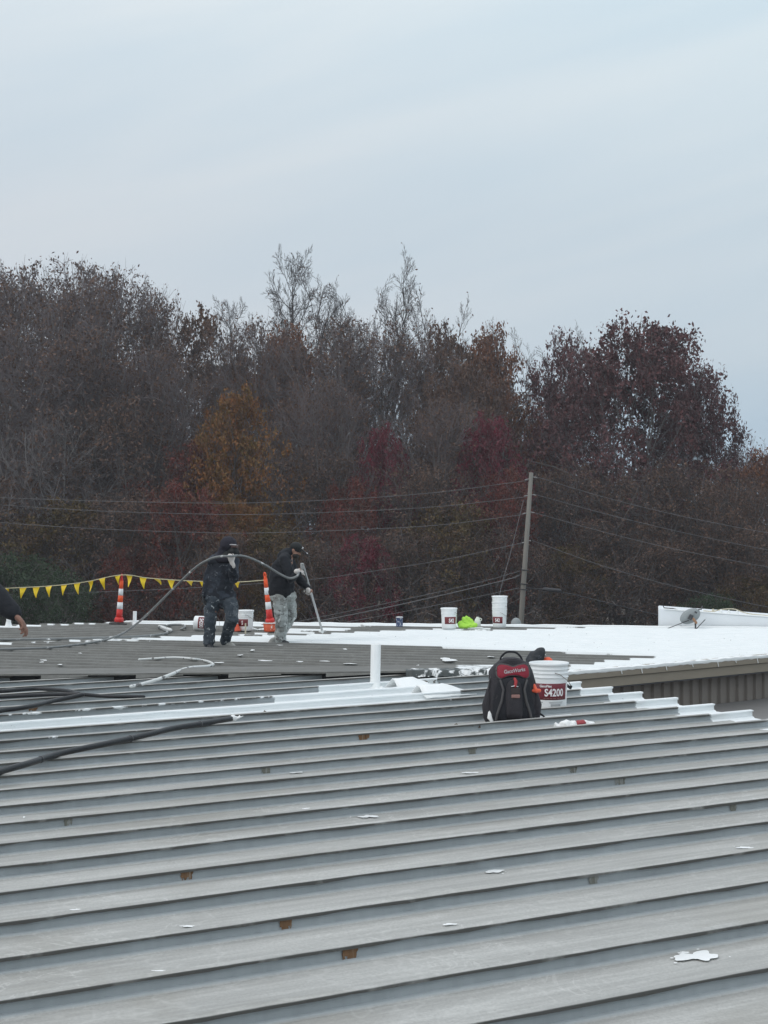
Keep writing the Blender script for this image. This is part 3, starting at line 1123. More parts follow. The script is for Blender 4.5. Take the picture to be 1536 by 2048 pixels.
# ------------------------------------------------------------------ buckets
def text_mesh(body, size, offset=.0):
    cu = bpy.data.curves.new("t", 'FONT')
    cu.body = body
    cu.size = size
    cu.offset = offset
    cu.align_x = 'CENTER'
    cu.resolution_u = 3
    o = bpy.data.objects.new("t", cu)
    COL.objects.link(o)
    dg = bpy.context.evaluated_depsgraph_get()
    me = bpy.data.meshes.new_from_object(o.evaluated_get(dg))
    bpy.data.objects.remove(o)
    bm = bmesh.new()
    bm.from_mesh(me)
    bpy.data.meshes.remove(me)
    return bm


def br(z):
    return .1315 + (.1415 - .1315) * (z / .25)


def wrap_text(body, size, z, ang, rad_off, name, m, parent, off=.0, sx=1.0):
    bm = text_mesh(body, size, off)
    bmesh.ops.triangulate(bm, faces=bm.faces[:])
    bmesh.ops.subdivide_edges(bm, edges=[e for e in bm.edges if e.calc_length() > .012], cuts=2)
    for v in bm.verts:
        zz = z + v.co.y
        r = br(zz) + rad_off
        a = ang + v.co.x * sx / r
        v.co = Vector((r * math.cos(a), r * math.sin(a), zz))
    return bm_obj(name, bm, m, parent)


LABEL_A = R(-90)                          # label centre faces -Y


def bucket_meshes(near, lid=False, label=True):
    d = {}
    bm = bmesh.new()
    P = [(0, .0), (.126, 0), (.131, .006)]
    P += [(br(z), z) for z in (.05, .12, .20, .245)]
    for zc in (.262, .293, .322):
        P += [(.1425, zc - .006), (.151, zc), (.151, zc + .004), (.1435, zc + .007)]
    P += [(.1445, .350), (.153, .352), (.154, .368), (.150, .371), (.1455, .368)]
    if not lid:
        P += [(.142, .33), (.136, .2), (.127, .02), (0, .015)]
    else:
        P += [(.145, .3665), (0, .3665)]
    bm_lathe(bm, P, 40 if near else 24)
    d['body'] = bm
    return d


def make_bucket(loc, rz, label, group, near=False, lid=False, lab=True, used=False, txt='S4200', scale=1.0, tilt=None, bail='side'):
    o = empty('bucket', tuple(loc), label, 'bucket', group, rz)
    if tilt: o.rotation_euler = tilt
    o.scale = (scale,) * 3
    mb = M['bucket_used' if used else 'bucket']
    bm_obj('tub', bucket_meshes(near, lid)['body'], mb, o, True)
    if lid:
        bm = bmesh.new()
        bm_lathe(bm, [(.1555, .350), (.157, .366), (.156, .374), (.148, .376), (.140, .372), (0, .372)], 28)
        bm_obj('lid', bm, mb, o, True)
    if lab:
        ml = M['label' if near else 'label_far']
        a0, a1 = (LABEL_A - R(112), LABEL_A + R(61)) if near else (LABEL_A - R(62), LABEL_A + R(36))
        bm = bmesh.new()
        zz = [.094, .13, .17, .218] if near else [.085, .13, .17, .215]
        bm_lathe(bm, [(br(zz[0]) + .0004, zz[0])] + [(br(z) + .0016, z) for z in zz] + [(br(zz[-1]) + .0004, zz[-1])], 30, a0, a1)
        lb = bm_obj('label_band', bm, ml, o, True)
        if near:
            wrap_text(txt, .079, .1235, LABEL_A + R(14), .0032, 'lettering', M['print'], lb, .0022, .80)
            wrap_text('GacoFlex', .026, .191, LABEL_A - R(14), .0032, 'lettering', M['print'], lb, .0008, .95)
            bm = bmesh.new()       # the small illegible line
            x = -.085
            r_ = random.Random(3)
            while x < .085:
                w = r_.uniform(.012, .03)
                for q_ in range(4):
                    pass
                a = LABEL_A + R(14) + x / .14; b = a + w / .14
                v4 = []
                for aa, z in ((a, .104), (b, .104), (b, .1085), (a, .1085)):
                    rr = br(z) + .0032
                    v4.append(bm.verts.new((rr * math.cos(aa), rr * math.sin(aa), z)))
                bm.faces.new(v4)
                x += w + .006
            bm_obj('small_print', bm, M['patch'], lb)
            bm = bmesh.new()
            for a_, b_, z0, z1 in ((-4, 46, .076, .0795), (-2, 44, .068, .071), (2, 36, .040, .062), (-40, -24, .070, .080)):
                n = 8
                rows = []
                for z in (z0, z1):
                    rows.append([bm.verts.new(((br(z) + .0015) * math.cos(LABEL_A + R(a_ + (b_ - a_) * i / n)), (br(z) + .0015) * math.sin(LABEL_A + R(a_ + (b_ - a_) * i / n)), z)) for i in range(n + 1)])
                for i in range(n):
                    bm.faces.new((rows[0][i], rows[0][i + 1], rows[1][i + 1], rows[1][i]))
            bm_obj('small_print', bm, M['greyprint'], o)
        else:
            wrap_text(txt, .10, .115, LABEL_A - R(8), .004, 'lettering', M['print'], lb, .003, .7)
    # wire bail with its ears
    bm = bmesh.new()
    if bail == 'up':
        pts = [(-.157, 0, .30), (-.156, .0, .36), (-.11, 0, .43), (0, 0, .46), (.11, 0, .43), (.156, 0, .36), (.157, 0, .30)]
    else:
        pts = [(0, .157, .30), (.05, .15, .28), (.13, .10, .22), (.168, .0, .17), (.13, -.10, .22), (.05, -.150, .28), (0, -.157, .30)]
        cb_, sb_ = math.cos(R(14)), math.sin(R(14))
        pts = [(x * cb_ - y * sb_, x * sb_ + y * cb_, z) for x, y, z in pts]
    bm_tube(bm, spline(pts, 5), .003, 6)
    bh = bm_obj('bail', bm, M['steel'], o, True)
    if near:
        bm = bmesh.new()
        bm_tube(bm, [(x * cb_ - y * sb_, x * sb_ + y * cb_, z) for x, y, z in ((.160, -.05, .185), (.172, 0, .168), (.160, .05, .185))], .011, 8)
        bm_obj('grip', bm, M['black'], bh, True)
    return o


tb = TK[11] + .235
pb = onN(1098.5, 1407, 0)
sb, _ = st_of(pb)
pbk = Vector((0, 0, 0))
# stand the near bucket in the pan beyond the eleventh seam
d = ray(1098.5, 1400)
Ybk = None
for s in np.linspace(0, 7.5, 1500):
    P = PN(s, tb)
    if Ybk is None or abs(P.x / P.y - d.x) < Ybk[0]:
        Ybk = (abs(P.x / P.y - d.x), s)
pbk = PN(Ybk[1], tb)
make_bucket(pbk + Vector((0, 0, .001)), R(-3), 'open white bucket with maroon S4200 label standing beside the backpack', 'coating buckets', near=True)

GB = 'coating buckets'
pl = onF(388, 1247.5)
make_bucket(onF(389, 1246, .168), 0, 'white bucket lying on its side behind the hooded worker', GB, used=True, tilt=(R(8), R(94), R(4)), bail='up')
make_bucket(onF(491, 1261, .047), R(-12), 'lidded white bucket with a mixing stick beside the hooded worker', GB, lid=True, used=True, txt='S', scale=.98)
o = empty('stick', tuple(onF(491, 1261, .40)), 'pale stirring stick standing up from the lidded bucket', 'stick')
bm = bmesh.new(); bm_box(bm, (0, 0, .03), .022, .008, .15, None, .002); bm_obj('shaft', bm, M['tan'], o)
make_bucket(onF(898, 1256.5, .047), R(25), 'single white bucket with maroon label between the blue can and the lime jacket', GB, used=True, lid=True, txt='S42')
ps = onF(999, 1254.5, .047)
make_bucket(ps, R(-14), 'lowest bucket of the nested stack, its maroon label showing', GB, used=True, txt='S42', scale=.93)
for i, (dz, lb_) in enumerate(((.115, 'second bucket up in the nested stack of white buckets'), (.225, 'topmost bucket of the nested stack of white buckets'))):
    make_bucket(ps + Vector((.004 * i, .003, dz)), R(30 + 70 * i), lb_, GB, used=True, lab=False, scale=.945 + .01 * i, lid=(i == 1))

# orange pail caked with coating and a fallen orange cone base
def lathe_thing(name, part, prof, mt, loc, label, cat, seg=24, rot=None, group=None):
    o = empty(name, tuple(loc), label, cat, group)
    if rot: o.rotation_euler = rot
    bm = bmesh.new(); bm_lathe(bm, prof, seg)
    bm_obj(part, bm, mt, o, True)
    return o


mo = mat('orange plastic streaked white', (.62, .11, .045), .5, .2, 8, .2, 30, spots=((.8, .78, .74), 11, .60))
o = lathe_thing('pail', 'tub', [(0, 0), (.105, 0), (.112, .02), (.128, .155), (.125, .155), (.105, .015), (0, .012)], mo, onF(540.5, 1263, .047), 'small orange pail with white rim in front of the second striped post', 'pail')
bm = bmesh.new(); bm_lathe(bm, [(.124, .146), (.137, .146), (.138, .158), (.124, .160)], 24); bm_obj('rim', bm, M['bucket'], o, True)
bm = bmesh.new(); bm_tube(bm, spline([(.13, 0, .15), (.15, 0, .06), (.155, -.02, -.0), (.14, -.05, -.03)], 5), .008, 6); bm_obj('dribble', bm, M['white_coat'], o, True)
o = lathe_thing('traffic_cone', 'cone_body', [(0, .24), (.035, .24), (.05, .22), (.125, .02), (.13, 0), (.12, 0), (.04, .2)], M['orange'], onF(467, 1262, .047), 'orange cone with pale top half hidden behind the hooded worker', 'cone')
bm = bmesh.new(); bm_lathe(bm, [(.036, .242), (.052, .222), (.088, .13), (.086, .128), (.05, .215)], 20); bm_obj('collar', bm, M['reflect'], o, True)

# ------------------------------------------------------------------ rags and debris on the far roof
def blob(name, part, loc, parts, mt, label, cat, voxel=.008, wr=.012, ws_=14, group=None):
    o = empty(name, tuple(loc), label, cat, group)
    bm = bmesh.new()
    for (x, y, z, rx, ry, rz, az, tilt) in parts:
        bm_ball(bm, (x, y, z), rx, ry, rz, 14, Matrix.Rotation(az, 4, 'Z') @ Matrix.Rotation(tilt, 4, 'Y'))
    remesh(part, bm, voxel, mt, o, 2, wr, ws_)
    return o


blob('hi_vis_jacket', 'cloth', onF(935, 1256, .047), [(-.10, 0, .06, .09, .08, .07, 0, .3), (-.03, .0, .10, .06, .07, .12, 0, -.5), (.05, 0, .13, .13, .07, .05, 0, .75), (.07, -.02, .05, .12, .09, .06, 0, 0),
      (-.03, -.04, .04, .14, .08, .045, 0, 0), (-.13, -.01, .04, .035, .05, .05, 0, 0), (.0, -.05, .10, .09, .03, .03, 0, .4)], M['lime'], 'crumpled lime hi vis jacket between bucket and milky jug', 'jacket', .007, .010, 20)
o = lathe_thing('plastic_jug', 'bottle', [(0, 0), (.052, 0), (.058, .012), (.058, .10), (.045, .145), (.022, .17), (.021, .185), (.0, .186)], M['jug'], onF(955, 1253.5, .047), 'milky plastic jug leaning beside the lime jacket', 'jug')
bm = bmesh.new(); bm_tube(bm, spline([(.05, 0, .11), (.075, 0, .12), (.07, 0, .15), (.03, 0, .165)], 4), .009, 6); bm_obj('handle', bm, M['jug'], o, True)
o = lathe_thing('paint_can', 'can_body', [(0, 0), (.064, 0), (.066, .006), (.064, .012), (.064, .165), (.067, .172), (.062, .178), (.05, .182), (0, .182)], M['blue'], onF(799, 1253, .047), 'small blue and silver can standing alone on the far roof edge', 'can')
bm = bmesh.new(); bm_lathe(bm, [(.0665, .166), (.069, .172), (.066, .181), (.052, .186), (.0, .184)], 20); bm_obj('top', bm, M['alu'], o, True)
blob('rag', 'cloth', onF(724, 1252, .04), [(0, 0, .02, .035, .03, .03, 0, 0), (.03, 0, .012, .03, .03, .015, 0, 0)], M['rag'], 'tiny white rag on the far roof edge left of the blue can', 'rag', .006)
blob('rag', 'cloth', onF(520, 1261, .03), [(-.09, 0, .02, .07, .05, .02, 0, .3), (.05, 0, .02, .1, .06, .022, .2, -.1), (.14, 0, .01, .06, .04, .014, 0, 0), (-.15, .0, .035, .04, .02, .012, 0, .7)], M['rag'], 'white rag between the lidded bucket and the orange pail', 'rag', .007)
o = empty('float_trowel', tuple(onF(952, 1257.6, .04)), 'white flat tool lying in front of the milky jug', 'tool')
bm = bmesh.new(); bm_tube(bm, [(-.14, 0, .012), (.0, .0, .014), (.10, .02, .016)], [.012, .03, .035], 10, True, .35); bm_obj('blade', bm, M['rag'], o, True)

# ------------------------------------------------------------------ striped posts and pennant line
def striped_post(base, top, label, loopy):
    o = empty('delineator_post', tuple(base), label, 'traffic post', 'orange striped posts')
    ax = top - base
    H = ax.length
    rot = ax.to_track_quat('Z', 'Y').to_euler()
    o.rotation_euler = rot
    def r_at(z): return .068 - .030 * (z / (H * .8)) if z < H * .8 else .038
    def seg(z0, z1, m, nm, pr=0):
        bm = bmesh.new()
        bm_lathe(bm, [(0, z0), (r_at(z0) + pr, z0), (r_at((z0 + z1) / 2) + pr, (z0 + z1) / 2), (r_at(z1) + pr, z1), (0, z1)], 18)
        return bm_obj(nm, bm, m, o, True)
    bm = bmesh.new()
    bm_lathe(bm, [(0, -.02), (.19, -.02), (.19, .02), (.10, .035), (.085, .06), (0, .06)], 8)
    bm_obj('base', bm, M['rubber'], o)
    bm = bmesh.new(); bm_lathe(bm, [(0, .0), (.088, 0), (.090, .10), (.074, .135), (0, .135)], 18); bm_obj('sleeve', bm, M['red_post'], o, True)
    z = H * np.array([.13, .30, .435, .57, .70, .86])
    for i in range(5):
        seg(z[i], z[i + 1], (M['red_post'], M['reflect'], M['orange_post'], M['reflect'], M['orange_post'])[i], 'band' if i in (1, 3) else 'tube', .0015 if i in (1, 3) else 0)
    bm = bmesh.new()
    bm_tube(bm, [(0, 0, H * .855), (.002, 0, H * .885)], [.036, .03], 12)
    c = H * .93
    ring = [(.030 * math.cos(a), 0, c + .052 * math.sin(a)) for a in np.linspace(-math.pi / 2, 1.5 * math.pi, 17)]
    bm_tube(bm, ring, .013, 8, False)
    bm_obj('loop_handle', bm, M['red_post'] if loopy else M['orange_post'], o, True)
    return o


YP = 29.7
pA, pB = onF(237.5, 1248.5, .03), onF(541, 1250, .03)
tA, tB = at(244, 1147, pA.y), at(529, 1143, pB.y - .1)
striped_post(pA, tA, 'orange and white striped post leaning at the far edge, left one holding the pennants', True)
striped_post(pB, tB, 'orange and white striped post behind the worker in the cap', False)
rp = [at(-45, 1181, YP - 1.2), at(17, 1176.5, YP - .4), at(100, 1172, pA.y), at(170, 1164, pA.y), at(243, 1150, pA.y - .05), at(300, 1156.5, pA.y), at(385, 1162, pA.y), at(470, 1164, pA.y), at(528, 1160.5, pB.y - .1)]
pn = empty('pennant_line', tuple(rp[4]), 'rope of yellow warning pennants strung between the striped posts', 'pennants')
O = rp[4].copy()
sp = spline(rp, 10)
bm = bmesh.new(); bm_tube(bm, [p - O for p in sp], .009, 6); bm_obj('rope', bm, M['rope'], pn, True)


def rope_at(u):
    best = min(sp, key=lambda p: abs(768 + F * p.x / p.y - u))
    i = sp.index(best)
    j = min(len(sp) - 1, i + 1) if (768 + F * best.x / best.y) < u else max(0, i - 1)
    ua, ub = 768 + F * sp[i].x / sp[i].y, 768 + F * sp[j].x / sp[j].y
    f_ = 0 if abs(ub - ua) < 1e-6 else (u - ua) / (ub - ua)
    return sp[i].lerp(sp[j], f_)


for (u, w, dr, sk, dy_), tw_ in ((x_, rng.uniform(-1, 1)) for x_ in ((45, 13, 23, -.2, 0), (73, 13, 23, -.1, 0), (99, 13, 22, -.1, 0), (127, 12, 21, 0, 0), (155, 12, 23, .05, 0), (182, 12, 22, -.1, 0), (206, 12, 22, .15, 0),
                       (234, 12, 20, .35, .06), (258, 13, 24, 0, 0), (287, 14, 23, 0, 0), (314, 12, 12, .5, .12), (343, 14, 20, 0, 0), (379, 14, 11, .3, .12), (408, 16, 24, 0, 0), (474, 11, 12, .1, .08), (14, 8, 6, .2, .1))):
    k = YP / F
    a, b = rope_at(u - w / 2), rope_at(u + w / 2)
    V, Fc = [], []
    n = 5
    for j in range(n + 1):
        f_ = j / n
        for i in range(3):
            g_ = i / 2
            top_ = a.lerp(b, g_)
            mid = a.lerp(b, .5)
            p = top_.lerp(mid, f_ * .94)
            g2_ = (g_ - .5) * w * k * (1 - f_)
            p = p + Vector(((sk + .12 * tw_) * w * k * f_ - g2_ * .35 * abs(tw_) * f_ + math.sin(f_ * 3 + u) * .010, dy_ * f_ + .03 * math.sin(f_ * 4 + u * 2) + g2_ * 1.6 * tw_ * (.3 + f_), -dr * k * f_ * (1 - .10 * abs(tw_)) - .004 + (.02 * tw_ if g_ != .5 else 0) * f_ * (g_ - .5)))
            V.append(p - O)
    for j in range(n):
        for i in range(2):
            q_ = j * 3 + i
            Fc.append((q_, q_ + 1, q_ + 4, q_ + 3))
    nb = len(V)
    V += [Vector(p) + Vector((0, .003, 0)) for p in V]
    Fc += [tuple(nb + x for x in reversed(f4)) for f4 in Fc]
    mesh_obj('pennant', V, Fc, M['yellow'], pn, True)

# ------------------------------------------------------------------ satellite dishes
def dish(loc, ang, rx, rz, label, full=True):
    o = empty('satellite_dish', tuple(loc), label, 'satellite dish', 'satellite dishes')
    bm = bmesh.new()
    rings = []
    rot = Matrix.Rotation(ang[2], 4, 'Z') @ Matrix.Rotation(ang[1], 4, 'Y') @ Matrix.Rotation(ang[0], 4, 'X')
    n = 32
    cz = ang[3]
    c0 = Vector((0, 0, cz))
    for sgn, off in ((1, 0), (1, .012)):
        for f_ in (1.0, .96, .8, .55, .3, .08):
            lip = .012 if f_ == 1.0 else 0
            rings.append([bm.verts.new(c0 + (rot @ Vector((rx * f_ * math.cos(2 * math.pi * k / n), (1 - f_ * f_) * -.07 + off + lip, rz * f_ * math.sin(2 * math.pi * k / n))))) for k in range(n)])
    seq = rings[:6]; seq2 = rings[6:]
    for A_, B_ in list(zip(seq, seq[1:])) + list(zip(seq2, seq2[1:])):
        for k in range(n): bm.faces.new((A_[k], A_[(k + 1) % n], B_[(k + 1) % n], B_[k]))
    for k in range(n): bm.faces.new((seq[0][k], seq[0][(k + 1) % n], seq2[0][(k + 1) % n], seq2[0][k]))
    bm.faces.new(seq[-1]); bm.faces.new(seq2[-1])
    bm_obj('reflector', bm, M['dish'], o, True)
    if full:
        # we look at its back: bracket, mast and struts on this side
        bm = bmesh.new()
        b = rot @ Vector((0, -.085, 0))
        bm_box(bm, c0 + b + Vector((-.03, -.02, 0)), .07, .06, .10, Matrix.Rotation(.5, 4, 'Y'), .006)
        bm_box(bm, c0 + b + Vector((.07, -.01, .09)), .05, .02, .03, Matrix.Rotation(.5, 4, 'Y'), .004)
        bk = bm_obj('bracket', bm, M['darkmetal'], o)
        bm = bmesh.new(); bm_tube(bm, [c0 + b + Vector((.02, -.03, -.03)), c0 + b + Vector((.07, -.03, -.10))], .024, 8); bm_obj('clamp', bm, M['rustmetal'], bk, True)
        bm = bmesh.new(); bm_tube(bm, [(.075, -.09, -.04), (.072, -.10, cz * .45), c0 + b + Vector((.06, -.02, -.06))], .016, 8); bm_obj('mast', bm, M['darkmetal'], o, True)
        for e in ((.26, -.05, cz * .75), (-.46, .12, -.02)):
            bm = bmesh.new(); bm_tube(bm, [(.08, -.09, .0) if e[0] > 0 else c0 + b + Vector((-.06, 0, -.06)), e], .008, 6); bm_obj('strut', bm, M['darkmetal'], o, True)
        bm = bmesh.new(); bm_tube(bm, [c0 + rot @ Vector((rx * .95, -.01, .05)), c0 + rot @ Vector((rx * 1.25, .08, .0)), c0 + rot @ Vector((rx * 1.6, .2, .01))], .012, 6); bm_obj('feed_arm', bm, M['darkmetal'], o, True)
    else:
        bm = bmesh.new(); bm_tube(bm, [(.02, -.05, -.05), (0, -.06, cz * .6), c0 + rot @ Vector((0, -.075, 0))], .016, 8); bm_obj('mast', bm, M['darkmetal'], o, True)
        bm = bmesh.new(); bm_tube(bm, [c0 + rot @ Vector((0, .0, -rz * .9)), c0 + rot @ Vector((0, .4, -rz * .3))], .012, 6); bm_obj('feed_arm', bm, M['darkmetal'], o, True)
    return o


dish(onF(1381, 1258, .02), (R(8), R(-26), R(4), .235), .205, .135, 'grey satellite dish seen from behind in front of the white parapet')
dish(Vector(at(1032, 1262, 31.5)), (R(-5), R(0), R(-8), .115), .115, .165, 'small grey satellite dish rising behind the roof edge by the pole foot', False)

# ------------------------------------------------------------------ hoses
def hose(name, pts, r, m, label, cat='hose', group='spray hoses', bands=(), sub=8, end=None):
    O = Vector(pts[0])
    o = empty(name, tuple(O), label, cat, group)
    P = spline(pts, sub)
    bm = bmesh.new(); bm_tube(bm, [p - O for p in P], r, 10)
    bm_obj('tube', bm, m, o, True)
    for f_ in bands:
        i = int(f_ * (len(P) - 2))
        d_ = (P[i + 1] - P[i]).normalized()
        bm = bmesh.new(); bm_tube(bm, [P[i] - O - d_ * r * .35, P[i] - O + d_ * r * .35], r * 1.12, 10, False)
        bm_obj('band', bm, M['glove'] if r > .02 else M['darkmetal'], o, True)
    if end:
        d_ = (P[-1] - P[-2]).normalized()
        x, y = frame(d_)
        bm = bmesh.new()
        for i in range(9):
            a = i * 2.4
            bm_tube(bm, [P[-1] - O - d_ * .03, P[-1] - O + d_ * .03 + x * math.cos(a) * .02 + y * math.sin(a) * .02, P[-1] - O + d_ * (.07 + .03 * math.sin(i)) + x * math.cos(a) * .045 + Vector((0, 0, .01 + .012 * math.sin(a)))], [.008, .009, .005], 6)
        remesh('frayed_end', bm, .006, M['rag'], o, 2, .004, 40)
    return o


hose('black_hose', [onN(-60, 1561, .085), onN(0, 1543, .078), onN(60, 1526, .08), onN(120, 1507, .078), onN(215, 1487, .080), onN(300, 1468, .078), onN(345, 1457, .08), onN(400, 1448, .078), onN(440, 1441, .072), onN(462, 1437.5, .066)],
     .0195, M['hose'], 'thick black hose crossing the seams, its frayed white end uppermost', bands=(.28, .52, .8), end=True)
hose('black_hose', [onN(-70, 1381, .09), onN(0, 1382.5, .088), onN(40, 1379.5, .088), onN(75, 1377.5, .088), onN(115, 1380, .088), onN(140, 1382.5, .09), onN(158, 1387.5, .09)],
     .0165, M['hose'], 'topmost black hose of the three coiled at left', bands=(.9,))
hose('black_hose', [onN(-70, 1398, .08), onN(0, 1394, .078), onN(60, 1391, .078), onN(120, 1389, .08), onN(158, 1388.5, .084), onN(200, 1392, .07), onN(240, 1393.5, .066), onN(287, 1393.5, .062)],
     .0155, M['hose'], 'middle black hose running on past the coil along the seams', bands=())
hose('black_hose', [onN(-70, 1436, .085), onN(0, 1421.5, .085), onN(35, 1417, .085), onN(70, 1411, .085), onN(105, 1402, .085), onN(140, 1395, .09), onN(165, 1389.5, .10)],
     .0185, M['hose'], 'lowest black hose of the coil slanting up to the coupling')
hose('white_hose', [onF(278, 1319, .04), onF(310, 1317, .05), onF(350, 1315, .06), onF(385, 1317.5, .06), onF(413, 1322, .06), at(426, 1328.5, 15.6), at(415, 1332.5, 14.75), at(388, 1334.5, 14.5), at(366, 1339, 14.2), onN(342, 1349, .11), onN(315, 1359, .095), onN(285, 1368, .085), onN(262, 1373, .08)],
     .0150, M['hose_white'], 'white crusted hose looping over the flashing between both roofs')
hose('grey_hose', [onF(-60, 1280, .06), onF(0, 1279, .06), onF(60, 1278.6, .06), onF(130, 1277, .06), onF(200, 1275.5, .06), onF(270, 1273, .06), onF(320, 1269, .06), onF(335, 1264, .06), onF(322, 1257, .06), onF(318, 1254, .08), onF(340, 1250, .06), onF(362, 1249.6, .06), onF(370, 1253, .06), onF(362, 1258.5, .06)],
     .020, M['hose_grey'], 'dark grey hose lying across the far roof under the bare hand')
hose('pipe_end', [onF(319, 1253.5, .07), onF(330, 1257, .065), onF(341, 1260.5, .06)], .034, M['hose_white'], 'short white crusted hose end on the far roof behind the spray hose')

# ------------------------------------------------------------------ people
def limb(bm, pts, rad, seg=10, flat=1.0, side=None):
    bm_tube(bm, pts, rad, seg, True, flat, side)


def hand(bm, wrist, dirv, back, curl=.5, scale=1.0, thumb_side=1, spread=.12, fold=(1, 1, 1, 1)):
    """palm, four jointed fingers and a thumb; dirv towards the knuckles, back = back of the hand"""
    d = Vector(dirv).normalized()
    b = Vector(back); b = (b - d * b.dot(d)).normalized()
    s_ = d.cross(b) * thumb_side            # thumb side
    w = Vector(wrist)
    S = scale
    for k in range(4):                       # palm as four metacarpals
        o_ = (1.5 - k) * .0205 * S
        limb(bm, [w + s_ * o_ * .6, w + d * .05 * S + s_ * o_ * .9 + b * .003 * S, w + d * (.088 - .006 * abs(k - 1)) * S + s_ * o_], [.016 * S, .0165 * S, .0125 * S], 8)
    lens = (.070, .078, .072, .056)
    for k in range(4):
        o_ = (1.5 - k) * .0205 * S
        p = w + d * (.088 - .006 * abs(k - 1)) * S + s_ * o_
        a = curl * .55 * fold[k]
        dd = (d + s_ * (1.5 - k) * spread).normalized()
        pts = [p]
        for j, fr in enumerate((.45, .31, .24)):
            ca, sa = math.cos(a), math.sin(a)
            step_ = (dd * ca - b * sa)
            p = p + step_ * lens[k] * fr * S
            pts.append(p)
            a += curl * .75 * fold[k]
        limb(bm, pts, [.0105 * S, .0098 * S, .0088 * S, .0072 * S], 8)
    p0 = w + d * .022 * S + s_ * .026 * S
    p1 = p0 + (d * .55 + s_ * .75 - b * .25).normalized() * .042 * S
    p2 = p1 + (d * .9 + s_ * .25 - b * .45).normalized() * .033 * S
    p3 = p2 + (d * .95 - s_ * .05 - b * .6).normalized() * .026 * S
    limb(bm, [p0, p1, p2, p3], [.0165 * S, .0125 * S, .0108 * S, .0085 * S], 8)


def head(bm, c, fwd, up, s=1.0):
    """skull, jaw, nose, brow and ears on one lump"""
    f_ = Vector(fwd).normalized(); u_ = Vector(up); u_ = (u_ - f_ * u_.dot(f_)).normalized(); r_ = f_.cross(u_)
    Mx = Matrix((r_, f_, u_)).transposed().to_4x4()
    c = Vector(c)
    bm_ball(bm, c + u_ * .03 * s - f_ * .012 * s, .076 * s, .095 * s, .088 * s, 16, Mx)
    bm_ball(bm, c - u_ * .045 * s + f_ * .028 * s, .058 * s, .062 * s, .070 * s, 14, Mx)
    bm_ball(bm, c - u_ * .092 * s + f_ * .062 * s, .028 * s, .024 * s, .022 * s, 10, Mx)
    limb(bm, [c + u_ * .012 * s + f_ * .085 * s, c - u_ * .028 * s + f_ * .107 * s], [.010 * s, .016 * s], 8)
    for k in (-1, 1):
        bm_ball(bm, c + r_ * .077 * s * k - u_ * .012 * s - f_ * .012 * s, .010 * s, .020 * s, .032 * s, 10, Mx)
        bm_ball(bm, c + r_ * .034 * s * k + u_ * .026 * s + f_ * .078 * s, .026 * s, .012 * s, .010 * s, 8, Mx)
    return f_, u_, r_, c


def face_bits(parent, O, f_, u_, r_, c, s=1.0):
    for k in (-1, 1):
        bm = bmesh.new()
        bm_ball(bm, c + r_ * .032 * s * k + u_ * .008 * s + f_ * .086 * s - O, .011 * s, .011 * s, .008 * s, 8)
        bm_obj('eye', bm, M['hair'], parent, True)
    bm = bmesh.new()
    limb(bm, [c - r_ * .024 * s - u_ * .062 * s + f_ * .088 * s - O, c - u_ * .061 * s + f_ * .097 * s - O, c + r_ * .024 * s - u_ * .062 * s + f_ * .088 * s - O], [.004, .006, .004], 6)
    bm_obj('mouth', bm, M['patch'], parent, True)


def boot(bm, ankle, toe_dir, s=1.0):
    d_ = Vector(toe_dir); d_.z = 0; d_.normalize()
    a = Vector(ankle)
    limb(bm, [a + Vector((0, 0, .06)), a + Vector((0, 0, -.03))], [.056 * s, .052 * s], 10)
    limb(bm, [a - d_ * .035 + Vector((0, 0, -.055)), a + d_ * .06 + Vector((0, 0, -.052)), a + d_ * .15 + Vector((0, 0, -.062)), a + d_ * .19 + Vector((0, 0, -.068))], [.042 * s, .046 * s, .042 * s, .032 * s], 10)
    bm_box(bm, a + d_ * .075 + Vector((0, 0, -.09)), .30, .085, .03, Matrix.Rotation(math.atan2(d_.y, d_.x), 4, 'Z'), .012)


# --- hooded worker carrying the hose
Y1 = onF(430, 1297).y
J = lambda u, v, dy=0: at(u, v, Y1 + dy)
O1 = onF(432, 1296, .046)
p1 = empty('person', tuple(O1), 'person in dark hood, mask and paint stained dark clothes carrying the hose at chin height', 'person')


def B(*pts): return [Vector(p) - O1 for p in pts]


hips = (J(433, 1196), J(455, 1197, .02))
body = bmesh.new()
limb(body, B(J(443, 1196), J(444, 1160), J(447, 1130)), [.11, .11, .11], 12, .75)
limb(body, B(J(447, 1126), J(452, 1108)), [.06, .055], 10)
hf, hu, hr, hc = head(body, J(456, 1096, -.02) - O1, Vector((.8, -.6, -.08)), Vector((0, 0, 1)), 1.0)
limb(body, B(J(427, 1124), J(413, 1160, .03), J(409, 1192, .0)), [.05, .042, .032])
limb(body, B(J(465, 1127), J(468, 1157, -.20), J(464, 1126, -.36)), [.045, .04, .03])
limb(body, B(hips[0], J(420, 1243, -.03), J(417, 1283, .03)), [.078, .055, .042])
limb(body, B(hips[1], J(466, 1237, -.12), J(451, 1280, .22)), [.078, .055, .042])
remesh('body', body, .014, M['skin_dark'], p1, 3)
jk = bmesh.new()
limb(jk, B(J(440, 1193), J(441, 1180), J(443, 1155), J(446, 1134), J(447, 1121)), [.195, .205, .205, .205, .14], 16, .68, (1, 0, 0))
limb(jk, B(J(427, 1122), J(447, 1117), J(467, 1123)), [.10, .105, .095], 12)
limb(jk, B(J(427, 1123), J(414, 1160, .03), J(410, 1190, -.02)), [.08, .068, .052], 12)
limb(jk, B(J(466, 1125), J(468, 1158, -.20), J(464, 1130, -.34)), [.085, .080, .060], 12)
limb(jk, B(J(428, 1192), J(457, 1193)), [.125, .125], 12)
